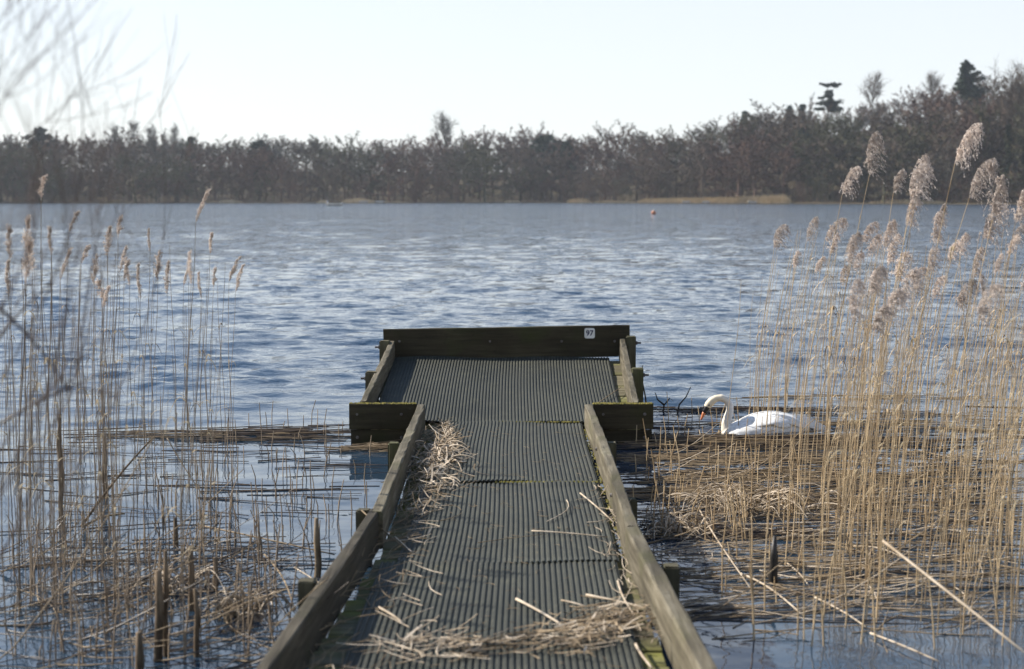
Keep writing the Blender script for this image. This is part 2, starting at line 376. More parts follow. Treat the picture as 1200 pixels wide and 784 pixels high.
for i in range(4):
    a = Acc()
    for s in range(3):
        tk, cr = bare_tree(rng, rng.uniform(.75, 1.0), w=.5, nl=9, nb=4, ntw=13, tw=.0085, low=.06, up=.6, kb=2, tl=(.05, .12))
        off = np.array([rng.normal(0, .28), rng.normal(0, .28), 0])
        a.add(tk[0]+off, tk[1])
        for c in cr: a.add(c[0]+off, c[1])
    bushes.append(a.get()[:2])
wa = Acc()
def put(proto, x, y, h, wd, mi):
    V, T = proto; a = rng.random()*6.28; c, s = math.cos(a), math.sin(a)
    W = np.stack([(V[:, 0]*c-V[:, 1]*s)*wd, (V[:, 0]*s+V[:, 1]*c)*wd, V[:, 2]*h], -1)+np.array([x, y, float(height(x, y))-.1])
    wa.add(W, T, mi)
for row, (t, n, lo, hi) in enumerate([(9, 60, .45, .75), (22, 60, .60, .86), (40, 58, .72, .94), (64, 60, .80, 1.0), (96, 62, .82, 1.05), (140, 60, .82, 1.05)]):
    for i in range(n):
        be = -.43+.90*(i+rng.uniform(-.1, 1.1))/n
        y = 420.
        for _ in range(6): y = float(shore_far(be*y))
        y += t+rng.uniform(-7, 7); x = be*y
        px = 600+FPX*be
        top = EYE+(231-np.interp(px, sky_x, sky_y))/FPX*y
        h = (top-float(height(x, y)))*rng.uniform(lo, hi)*(1+.05*math.sin(px*.021+1)+.045*math.sin(px*.057+row*1.3))
        if h < 3: continue
        zone = math.sin(px*.013+row)+.8*math.sin(px*.031+2)+rng.normal(0, .6)
        mi = 1 if zone < -.7 else (2 if zone > .9 else (3 if rng.random() < .14 else 0))
        put(protos[rng.integers(10)], x, y, h, min(max(h, 10), 17)*rng.uniform(1.2, 1.75), mi)
for i in range(200):                                      # understorey through the wood
    be = -.43+.88*(i+rng.random())/200; y = 420.
    for _ in range(6): y = float(shore_far(be*y))
    y += rng.uniform(10, 210); h = rng.uniform(6, 12.5); put(bushes[rng.integers(4)], be*y, y, h, h*rng.uniform(.55, .8), int(rng.choice([0, 0, 1, 2])))
for i in range(170):                                      # scrub along the water's edge
    be = -.42+.86*(i+rng.random())/170; y = 420.
    for _ in range(6): y = float(shore_far(be*y))
    y += rng.uniform(1.5, 12); px = 600+FPX*be
    if 735 < px < 935: y += 10
    h = rng.uniform(3.0, 8.0); put(bushes[rng.integers(4)], be*y, y, h, h*rng.uniform(.6, .85), int(rng.choice([0, 1, 1, 2])))
wo = wa.obj('far_woodland', WOOD); tag(wo, 'leafless grey-brown wood massed along the far shore of the lake', 'wood', kind='stuff')

def far_pos(px, t):
    be = (px-600)/FPX; y = 420.
    for _ in range(8): y = float(shore_far(be*y))
    y += t; return be*y, y
def tree_thing(name, label, px, ytop, t, build, group=None):
    x, y = far_pos(px, t); z = float(height(x, y)); H = EYE+(231-ytop)/FPX*y-z
    o = empty(name, (x, y, z-.15)); tag(o, label, 'tree', group); build(o, H); return o
def b_bare(mi, w=.32, seed=0, nl=22, tw=.05, low=.3):
    def f(o, H):
        r = np.random.default_rng(seed); tk, cr = bare_tree(r, H, w=w, nl=nl, nb=6, ntw=9, tw=tw, low=low)
        a = Acc(); a.add(*tk); a.obj('trunk', [BARK], o); a = Acc()
        for c in cr: a.add(*c)
        a.obj('crown', [WOOD[mi]], o)
    return f
def b_ivy(seed):
    def f(o, H):
        b_bare(0, .33, seed, 20, .05, .35)(o, H); r = np.random.default_rng(seed+1)
        z = np.linspace(.02, .62, 26)*H; a = Acc(); a.add(*leafy(r, np.stack([r.normal(0, .3, 26), r.normal(0, .3, 26), z, np.full(26, .85)], -1), .42, 60)); a.obj('ivy', [IVY], o)
    return f
def b_tiers(seed, tiers, mat=EVER, sz=.55):
    """conifer with flat, separate plates of foliage; tiers: (height fraction, reach m, sideways m, thickness)"""
    def f(o, H):
        r = np.random.default_rng(seed)
        k = 7; t = np.linspace(0, 1, k); P = np.stack([.25*np.sin(t*4), .2*np.cos(t*3), t*H*.97], -1)
        a = Acc(); a.add(*tubes([P], [np.interp(t, [0, 1], [.5, .1])], 6)); br = []; pts = []
        for fz, reach, sx_, th in tiers:
            n = max(5, int(reach*2.4))
            for i in range(n):
                an = r.random()*6.28; L = reach*r.uniform(.3, 1.15); e = np.array([math.cos(an)*L+sx_, math.sin(an)*L*.9, H*fz+r.normal(0, th*1.0)])
                s0 = np.array([0, 0, H*fz-.5]); br.append(np.stack([s0, s0*.5+e*.5+[0, 0, .15], e])); 
                for q in (.5, .75, 1.0): pts.append([*(s0*(1-q)+e*q), th*r.uniform(.45, 1.35)])
        a.add(*tubes(np.array(br), np.tile([.13, .09, .04], (len(br), 1)), 3)); a.obj('trunk', [BARK], o)
        c = Acc(); c.add(*leafy(r, np.array(pts)*[1, 1, 1, 1.2], sz*1.15, 42, .75)); c.obj('crown', [mat], o)
    return f
def b_ever(seed, wd=.3, mat=EVER, cone=False, sz=.6, lo=.2):
    def f(o, H):
        r = np.random.default_rng(seed); t = np.linspace(0, 1, 5)
        a = Acc(); a.add(*tubes([np.stack([0*t, 0*t, t*H*.93], -1)], [np.interp(t, [0, 1], [.45, .08])], 6)); a.obj('trunk', [BARK], o)
        pts = []
        for i in range(90):
            s = r.random()**.8; z = lo+(1-lo)*s; rad = H*wd*((1-s)**.8 if cone else (1-(2*s-.85)**2*.75)**.5 if abs(2*s-.85) < 1.15 else .1)*r.uniform(.35, 1.0)
            an = r.random()*6.28; pts.append([math.cos(an)*rad, math.sin(an)*rad, z*H*.96, H*.055*r.uniform(.6, 1.3)])
        c = Acc(); c.add(*leafy(r, np.array(pts), sz, 60, .8)); c.obj('crown', [mat], o)
    return f
tree_thing('cedar_tree', 'dark cedar with separate flat foliage plates above the right-hand skyline', 966, 99, 120, b_tiers(1, [(.98, 3.4, 1.0, .45), (.86, 2.6, -.4, .4), (.80, 3.3, -.6, .5), (.70, 4.4, .5, .8), (.62, 5.0, 0, .9)]))
tree_thing('pine_tree', 'dark round-topped pine highest on the right-hand hill', 1128, 77, 90, b_tiers(2, [(.985, 1.3, 0, .7), (.95, 2.4, .5, .6), (.92, 2.2, -.6, .6), (.88, 3.4, .3, .7), (.84, 3.0, -.5, .8), (.80, 4.0, .6, .9), (.75, 4.2, -.4, 1.0), (.69, 5.0, .4, 1.1), (.62, 5.2, 0, 1.2)]))
tree_thing('bare_tree', 'round-headed bare tree on the skyline between cedar and pine', 1017, 95, 115, b_bare(0, .30, 21, 24, .05, .5))
tree_thing('bare_tree', 'fine-twigged bare tree just left of the highest dark pine', 1090, 90, 120, b_bare(0, .27, 22, 24, .045, .5))
tree_thing('ivy_clad_tree', 'tall bare tree with ivy-dark trunk behind the tallest right-hand reeds', 1177, 95, 14, b_ivy(31))
tree_thing('ivy_clad_tree', 'bare tree with thick ivy trunk at the right edge of the far shore', 1198, 88, 22, b_ivy(37))
tree_thing('bare_tree', 'pale bare tree rising above the wood near the middle skyline', 523, 140, 70, b_bare(3, .24, 23, 22, .06, .5))
tree_thing('evergreen_tree', 'dark evergreen block in the middle of the far wood', 640, 157, 40, b_ever(41, .36, EVER))
tree_thing('evergreen_tree', 'lower dark evergreen where the skyline dips in the middle', 664, 163, 48, b_ever(42, .30, EVER))
tree_thing('evergreen_tree', 'rounded dark evergreen standing alone in the left-hand skyline', 306, 163, 45, b_ever(43, .25, EVER))
tree_thing('conifer_tree', 'blue-green conifer with broad top near the left edge of the wood', 52, 149, 55, b_ever(44, .30, EVERB))
tree_thing('conifer_tree', 'small pointed dark conifer in the left half of the skyline', 227, 160, 60, b_ever(45, .16, EVER, True))
for i, (px, yt) in enumerate([(140, 150), (163, 146), (186, 149), (205, 147)]):
    tree_thing('bare_tree', ['leftmost', 'second', 'third', 'rightmost'][i]+' slender bare tree of the open row showing sky on the left skyline', px, yt, 75+i*3, b_bare(3, .20, 60+i, 20, .045, .45), 'open row of bare trees on the left skyline')
for i, (px, yt, l) in enumerate([(922, 124, 'leftmost of the pointed conifers left of the cedar'), (937, 122, 'narrow conifer nearest left of the cedar'), (870, 130, 'pointed conifer where the right-hand hill begins to rise')]):
    tree_thing('conifer_tree', l, px, yt, 95, b_ever(70+i, .16, EVERB, True, .5))
tree_thing('evergreen_tree', 'small bluish evergreen low on the slope under the cedar', 934, 150, 55, b_ever(81, .34, EVERB, False, .5, .35))

# tan reed fringe on the far bank
TAN = simple('far_reed_fringe', (.40, .31, .19), (.62, .51, .34), .5, .9, .1)
fa = Acc(); rng = np.random.default_rng(3)
for x0, x1, n, h0 in [(747, 925, 5200, 2.9), (696, 747, 500, .9), (440, 480, 260, .8), (664, 692, 500, 1.7), (402, 440, 700, 1.7), (258, 285, 260, 1.4), (372, 386, 150, 1.2), (1015, 1110, 700, 1.6), (590, 610, 160, 1.1), (706, 722, 160, 1.2)]:
    be = (rng.uniform(x0, x1, n)-600)/FPX; y = np.full(n, 420.)
    for _ in range(8): y = shore_far(be*y)
    y = y+rng.uniform(-1.5, 5.5, n); x = be*y; z = height(x, y)-.2
    f = np.sin(np.clip(((600+FPX*be)-x0)/(x1-x0), 0, 1)*math.pi)**.35
    if h0 > 2: f = np.interp((600+FPX*be-x0)/(x1-x0), [0, .05, .25, .55, .97, 1], [.25, .55, .62, .72, 1.0, .5])
    h = h0*f*rng.uniform(.6, 1.15, n); lx = rng.normal(0, .3, n); w = .09
    V = np.stack([np.stack([x-w, y, z], -1), np.stack([x+w, y+.05, z], -1), np.stack([x+lx, y+rng.normal(0, .3, n), z+h], -1)], 1).reshape(-1, 3)
    fa.add(V, np.arange(n*3).reshape(-1, 3))
tag(fa.obj('far_reed_fringe', [TAN]), 'strip of tan dead reeds along the foot of the far wood', 'reeds', kind='stuff')

# small pale fishing platforms on the far bank
PALE = simple('pale_far_timber', (.40, .37, .32), (.62, .58, .52), 1.5, .8, .2)
for px, wd, lab in [(427, 2.6, 'left of two pale stages on the far bank left of centre'), (446, 2.6, 'right of two pale stages on the far bank left of centre'), (803, 2.2, 'pale stage at the left end of the tan far reeds'), (826, 2.0, 'pale stage in the middle of the tan far reeds'), (880, 2.4, 'pale stage near the right end of the tan far reeds')]:
    be = (px-600)/FPX; y = 420.
    for _ in range(8): y = float(shore_far(be*y))
    o = empty('fishing_stage', (be*(y-3), y-3, 0)); tag(o, lab, 'fishing stage', 'small stages on the far bank')
    bm = bmesh.new(); bmesh.ops.create_cube(bm, size=1, matrix=Matrix.Translation((0, 0, .62)) @ Matrix.Diagonal((wd, 1.8, .16, 1))); bm_obj('deck', bm, PALE, o)
    bm = bmesh.new(); bmesh.ops.create_cube(bm, size=1, matrix=Matrix.Translation((0, -.93, .48)) @ Matrix.Diagonal((wd*1.02, .05, .5, 1))); bm_obj('front_board', bm, PALE, o)
    for sx_ in (-.42, .42):
        for sy in (-.7, .7):
            bm = bmesh.new(); bmesh.ops.create_cube(bm, size=1, matrix=Matrix.Translation((wd*sx_, sy, -.4)) @ Matrix.Diagonal((.16, .16, 1.9, 1))); bm_obj('leg', bm, BARK, o)

# moored pale boat and mooring buoy
bo = empty('rowing_boat', tuple(atz(392.5, 241.3)), R(8)); tag(bo, 'small pale boat lying off the far shore left of centre', 'boat')
rings = []
for s in np.linspace(-1, 1, 13):
    wv = .72*(1-abs(s)**2.6*.9 if s > 0 else 1-abs(s)**4*.35); sh = .52+.22*s*s
    rings.append([(1.7*s, wv*math.cos(a)*(1 if abs(math.cos(a)) > .01 else 0), sh if abs(math.sin(a)) < .01 else sh-(sh+.12)*math.sin(a)**.7) for a in np.linspace(0, math.pi, 9)])
bm = bmesh.new(); rv = [[bm.verts.new(q) for q in r] for r in rings]
for i in range(12):
    for j in range(8): bm.faces.new((rv[i][j], rv[i][j+1], rv[i+1][j+1], rv[i+1][j]))
bm.faces.new(rv[0]); hull = bm_obj('hull', bm, PALE, bo, True); md = hull.modifiers.new('t', 'SOLIDIFY'); md.thickness = .05
for x in (-.8, .3): bm = bmesh.new(); bmesh.ops.create_cube(bm, size=1, matrix=Matrix.Translation((x, 0, .42)) @ Matrix.Diagonal((.28, 1.25, .05, 1))); bm_obj('thwart', bm, PALE, bo)
V, T = tube1([(-1.55, 0, .3), (-1.6, 0, .95), (-1.6, 0, 1.2)], [.22, .24, .12], 8); a = Acc(); a.add(V, T); a.obj('outboard_motor', [simple('motor_grey', (.18, .18, .2), (.3, .3, .32), 3)], bo)
by = empty('mooring_buoy', tuple(atz(766, 251))); tag(by, 'small orange-brown buoy floating on open water right of centre', 'buoy')
ORG = simple('faded_orange_buoy', (.30, .10, .05), (.50, .20, .10), 6, .5, .4)
bm = bmesh.new(); bmesh.ops.create_uvsphere(bm, u_segments=20, v_segments=12, radius=.27, matrix=Matrix.Translation((0, 0, .16)) @ Matrix.Diagonal((1, 1, .92, 1))); bm_obj('float', bm, ORG, by, True)
bm = bmesh.new(); bmesh.ops.create_cone(bm, segments=12, radius1=.1, radius2=.08, depth=.16, cap_ends=True, matrix=Matrix.Translation((0, 0, .44))); bm_obj('mooring_eye', bm, PALE, by)

# ---------------------------------------------------------------- the jetty
ZD = .173; YN = 10.84; YF = 12.82; ZF = .459           # deck height, near and far ends of the tilted platform
jet = empty('fishing_jetty', (0, 0, 0)); tag(jet, 'weathered wooden fishing jetty with ribbed mats and low side boards', 'jetty')
rnd = random.Random(3)
def dz(y): return ZD if y <= YN else ZD+(ZF-ZD)*(y-YN)/(YF-YN)
def lx(y): return float(np.interp(y, [-1, 4.65, 7.1, 10.84], [-1.10, -.815, -.655, -.672]))   # inner faces of the side boards
def rx(y): return float(np.interp(y, [-1, 4.65, 6.85, 10.84], [.86, .622, .545, .556]))
pv = []
for i in range(6):
    bm = board_bm((-.5, 0, 0), (.5, 0, 0), .163, .035, .004, 6, .005, rnd); me = bm_obj('deck_plank', bm, M['plank'], jet); pv.append(me.data); bpy.data.objects.remove(me)
def plank(x0, x1, y, z, tilt=0):
    o = bpy.data.objects.new('deck_plank', rnd.choice(pv)); o.location = ((x0+x1)/2, y, z+rnd.uniform(-.003, .003)); o.scale = (x1-x0, 1, 1)
    o.rotation_euler = (tilt, rnd.uniform(-.002, .002), rnd.uniform(-.006, .006)); link(o, jet)
y = -.9; k = 0
while y < YN-.10:
    gap = rnd.choice([.004, .004, .006, .026]) if y < 7.1 else .006
    plank(lx(y)+gap+rnd.uniform(0, .012), rx(y)-.004-rnd.uniform(0, .018), y, ZD-.022); y += .1765
tl = math.atan2(ZF-ZD, YF-YN); y = YN+.06
while y < YF-.05:
    plank(-1.085, .985, y, dz(y)-.022, tl); y += .163
def ribbed_mat(x0, x1, y0, y1, shear=0.0, seed=0, rib=.0262):
    r = np.random.default_rng(seed); n = int(round((x1-x0)/rib)); wv = (x1-x0)/n
    prof = []
    for i in range(n): prof += [(x0+i*wv, 0), (x0+(i+.14)*wv, .0062), (x0+(i+.54)*wv, .0070), (x0+(i+.64)*wv, 0)]
    prof.append((x1, 0)); prof = np.array(prof); rows = np.linspace(y0, y1, 18)
    X = prof[None, :, 0]+shear*(rows-y0)[:, None]+.004*np.sin(rows*2.3+seed)[:, None]
    Yg = np.repeat(rows[:, None], len(prof), 1)+.010*np.sin(prof[None, :, 0]*4.5+seed*1.7)+.006*np.sin(prof[None, :, 0]*11+seed)
    base = np.array([dz(v) for v in rows])[:, None]
    e = np.minimum(np.abs(rows-y0), np.abs(rows-y1))[:, None]
    lift = .007*np.exp(-(e/.06)**2)*(1+np.sin(prof[None, :, 0]*6+seed*2.1))
    Z = base-.004+prof[None, :, 1]+.003*np.sin(X*5+Yg*3.1+seed)+lift
    V = np.stack([X, Yg, Z], -1).reshape(-1, 3); F = grid_faces(18, len(prof))
    o = link(bpy.data.objects.new('rubber_mat', mesh_np('rubber_mat', V, F, M['mat'], smooth=False)), jet)
    md = o.modifiers.new('thick', 'SOLIDIFY'); md.thickness = .006; md.offset = -1
seam1 = float(atz(600, 566, ZD)[1]); seam2 = float(atz(600, 660, ZD)[1])
ribbed_mat(-.497, .524, seam1+.004, YN-.02, .004, 1); ribbed_mat(-.545, .512, seam2+.004, seam1-.004, .002, 3)
ribbed_mat(-.63, .487, 4.1, seam2-.004, .002, 5); ribbed_mat(-.74, .475, .6, 4.09, .001, 7)
ribbed_mat(-1.07, .868, YN+.0, YF-.03, .004, 9)
def rail(a, b, w, h, name='side_rail', m='rail', lean=0, rough=.009):
    return bm_obj(name, board_bm(a, b, w, h, rough, 26, .007, rnd, lean=lean), M[m], jet)
TOPZ = ZD+.150
rail((-.702, YN-.03, TOPZ-.004), (-.672, 7.02, TOPZ+.004), .058, .19)
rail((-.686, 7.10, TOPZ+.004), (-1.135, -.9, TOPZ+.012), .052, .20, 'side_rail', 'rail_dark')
rail((.586, YN-.03, TOPZ-.004), (.580, 6.72, TOPZ+.002), .060, .19)
rail((.577, 6.70, TOPZ+.006), (.90, -.9, TOPZ+.010), .068, .19)
rail((-1.139, YN+.03, .334), (-1.090, YF-.03, .604), .050, .20)
rail((.961, YN+.03, .326), (.990, YF-.03, .628), .052, .20)
# cross boards: the two wings at the near end of the platform and the tall far board
def cross(x0, x1, y, z0, z1, h, w=.05, name='end_board'):
    return bm_obj(name, board_bm((x0, y, z0), (x1, y, z1), w, h, .005, 20, .006, rnd), M['damp'], jet)
lw = cross(-1.251, -.734, YN-.0, .322, .320, .20, .05, 'wing_board'); rw = cross(.622, 1.086, YN-.0, .318, .322, .20, .05, 'wing_board')
cross(-1.240, -.734, YN+.004, .117, .117, .19, .046, 'wing_board'); cross(.622, 1.076, YN+.004, .115, .117, .19, .046, 'wing_board')
fb = cross(-1.167, 1.066, YF+.03, .708, .747, .285, .05, 'end_board')
def moss_strip(x0, x1, y, z, w, n, par, seed):
    r = np.random.default_rng(seed); x = r.uniform(x0, x1, n); yy = y+r.uniform(-w/2, w/2, n); s = r.uniform(.004, .013, n)
    c = np.stack([x, yy, np.full(n, z)], -1); a = r.random(n)*6.28
    V = np.stack([c+np.stack([np.cos(a)*s, np.sin(a)*s, 0*s], -1), c+np.stack([np.cos(a+2.1)*s, np.sin(a+2.1)*s, 0*s], -1), c+np.stack([np.cos(a+4.2)*s, np.sin(a+4.2)*s, 0*s], -1), c+np.stack([0*s, 0*s, s*.9], -1)], 1).reshape(-1, 3)
    i = np.arange(n)[:, None]*4; T = np.concatenate([i+[0, 1, 3], i+[1, 2, 3], i+[2, 0, 3]])
    ac = Acc(); ac.add(V, T); o = ac.obj('moss', [M['moss']], par); o['kind'] = 'stuff'; return o
moss_strip(-1.25, -.734, YN, .319, .05, 260, lw, 1); moss_strip(.622, 1.086, YN, .318, .05, 420, rw, 2)
moss_strip(-.64, -.52, 9.0, ZD-.018, 2.4, 420, jet, 3); moss_strip(.53, .58, 8.6, ZD-.018, 4.0, 260, jet, 4)
for q, yy in enumerate((YN-.015, seam1)): moss_strip(-.1, .52, yy, ZD+.004, .02, 160, jet, 5+q)
# posts outside the boards
def post(x, y, top, w=.10, bolt=0):
    a = Vector((x, y, -1.7)); bm = bmesh.new()
    bmesh.ops.create_cube(bm, size=1, matrix=Matrix.Translation((x, y, (top-1.7)/2)) @ Matrix.Rotation(rnd.uniform(-.08, .08), 4, 'Z') @ Matrix.Diagonal((w, w, top+1.7, 1)))
    bmesh.ops.bevel(bm, geom=bm.edges[:], offset=.008, segments=2, affect='EDGES')
    for v in bm.verts: v.co += Vector((rnd.uniform(-1, 1), rnd.uniform(-1, 1), rnd.uniform(-1, 1)))*.003
    o = bm_obj('post', bm, M['post'], jet)
    if bolt:
        for zz in (top-.06,):
            bm = bmesh.new(); bmesh.ops.create_cone(bm, segments=8, radius1=.009, radius2=.009, depth=.05, cap_ends=True, matrix=Matrix.Translation((x+bolt*(w/2+.02), y, zz)) @ Matrix.Rotation(math.pi/2, 4, 'Y')); bm_obj('bolt', bm, M['metal'], o)
            bm = bmesh.new(); bmesh.ops.create_cone(bm, segments=6, radius1=.018, radius2=.018, depth=.012, cap_ends=True, matrix=Matrix.Translation((x+bolt*(w/2+.007), y, zz)) @ Matrix.Rotation(math.pi/2, 4, 'Y')); bm_obj('nut', bm, M['metal'], o)
for px, yt, Yd, w, bl in [(451, 399, 12.72, .09, -1), (436, 435, 11.75, .10, -1), (739.5, 394, 12.72, .09, 1), (747, 431, 11.75, .10, 1)]:
    q = aty(px, yt, Yd); post(q[0], Yd, q[2], w, bl)
for x, y, top in [(-.772, 9.2, .30), (-.768, 7.25, .29), (-.846, 5.75, .33), (.658, 9.35, .28), (.654, 7.75, .24), (.690, 6.05, .31), (-1.0, 3.2, .33), (.80, 3.4, .33), (-.62, 10.7, .05), (.5, 10.7, .05)]:
    post(x, y, top, .075)
# coach-bolt heads on the inner faces and tops
def bolt_head(x, y, z, ax, par=None):
    bm = bmesh.new(); bmesh.ops.create_cone(bm, segments=10, radius1=.013, radius2=.009, depth=.010, cap_ends=True, matrix=Matrix.Translation((x, y, z)) @ Matrix.Rotation(math.pi/2*ax[1], 4, 'X') @ Matrix.Rotation(math.pi/2*ax[0], 4, 'Y')); bm_obj('bolt', bm, M['metal'], jet)
for y_ in (9.2, 7.75, 6.05): bolt_head(rx(y_)-.001, y_, ZD+.085, (-1, 0))
for x_ in (-1.19, -.85, .70, 1.02): bolt_head(x_, YN-.027, .24, (0, 1)); bolt_head(x_, YN-.027, .06, (0, 1))
for x_ in (-1.02, -.2, .45, .93): bolt_head(x_, YF+.003, .60, (0, 1))
# bearers under the deck
for x in (-.45, .38): rail((x, -.9, ZD-.06), (x, YN, ZD-.06), .07, .14, 'deck_bearer', 'post')
for x in (-.95, 0, .85): rail((x, YN+.04, ZD-.06), (x, YF, ZF-.06), .07, .14, 'deck_bearer', 'post')
# the plate with the number
q = aty(691, 390.5, YF+.002)
pl = bmesh.new(); c = .012; s = .047
vs = [(-s, -s+c), (-s+c, -s), (s-c, -s), (s, -s+c), (s, s-c), (s-c, s), (-s+c, s), (-s, s-c)]
f = pl.faces.new([pl.verts.new((x, 0, z)) for x, z in vs]); ex = bmesh.ops.extrude_face_region(pl, geom=[f]); bmesh.ops.translate(pl, vec=(0, .003, 0), verts=[v for v in ex['geom'] if isinstance(v, bmesh.types.BMVert)])
plo = bm_obj('number_plate', pl, M['plate'], jet); plo.location = (q[0], YF+.0005, q[2]); plo['label'] = 'white plate reading 97'
cu = bpy.data.curves.new('numerals', 'FONT'); cu.body = '97'; cu.size = .066; cu.align_x = 'CENTER'; cu.align_y = 'CENTER'; cu.extrude = .0008
to = bpy.data.objects.new('numerals_source', cu); COL.objects.link(to); bpy.context.view_layer.update()
me = bpy.data.meshes.new_from_object(to.evaluated_get(bpy.context.evaluated_depsgraph_get())); bpy.data.objects.remove(to); me.materials.clear(); me.materials.append(M['ink'])
bm = bmesh.new()
for i, (dx, dy_) in enumerate([(0, 0), (.0016, .0006), (-.0016, -.0006), (.0006, -.0016), (-.0006, .0016)]):   # bold strokes
    t_ = me.copy(); t_.transform(Matrix.Translation((dx, dy_, i*.0002))); bm.from_mesh(t_)
me.clear_geometry(); bm.to_mesh(me); bm.free()
no = bpy.data.objects.new('numerals', me); no.rotation_euler = (math.pi/2, 0, 0); no.location = (0, -.0022, 0); link(no, plo)
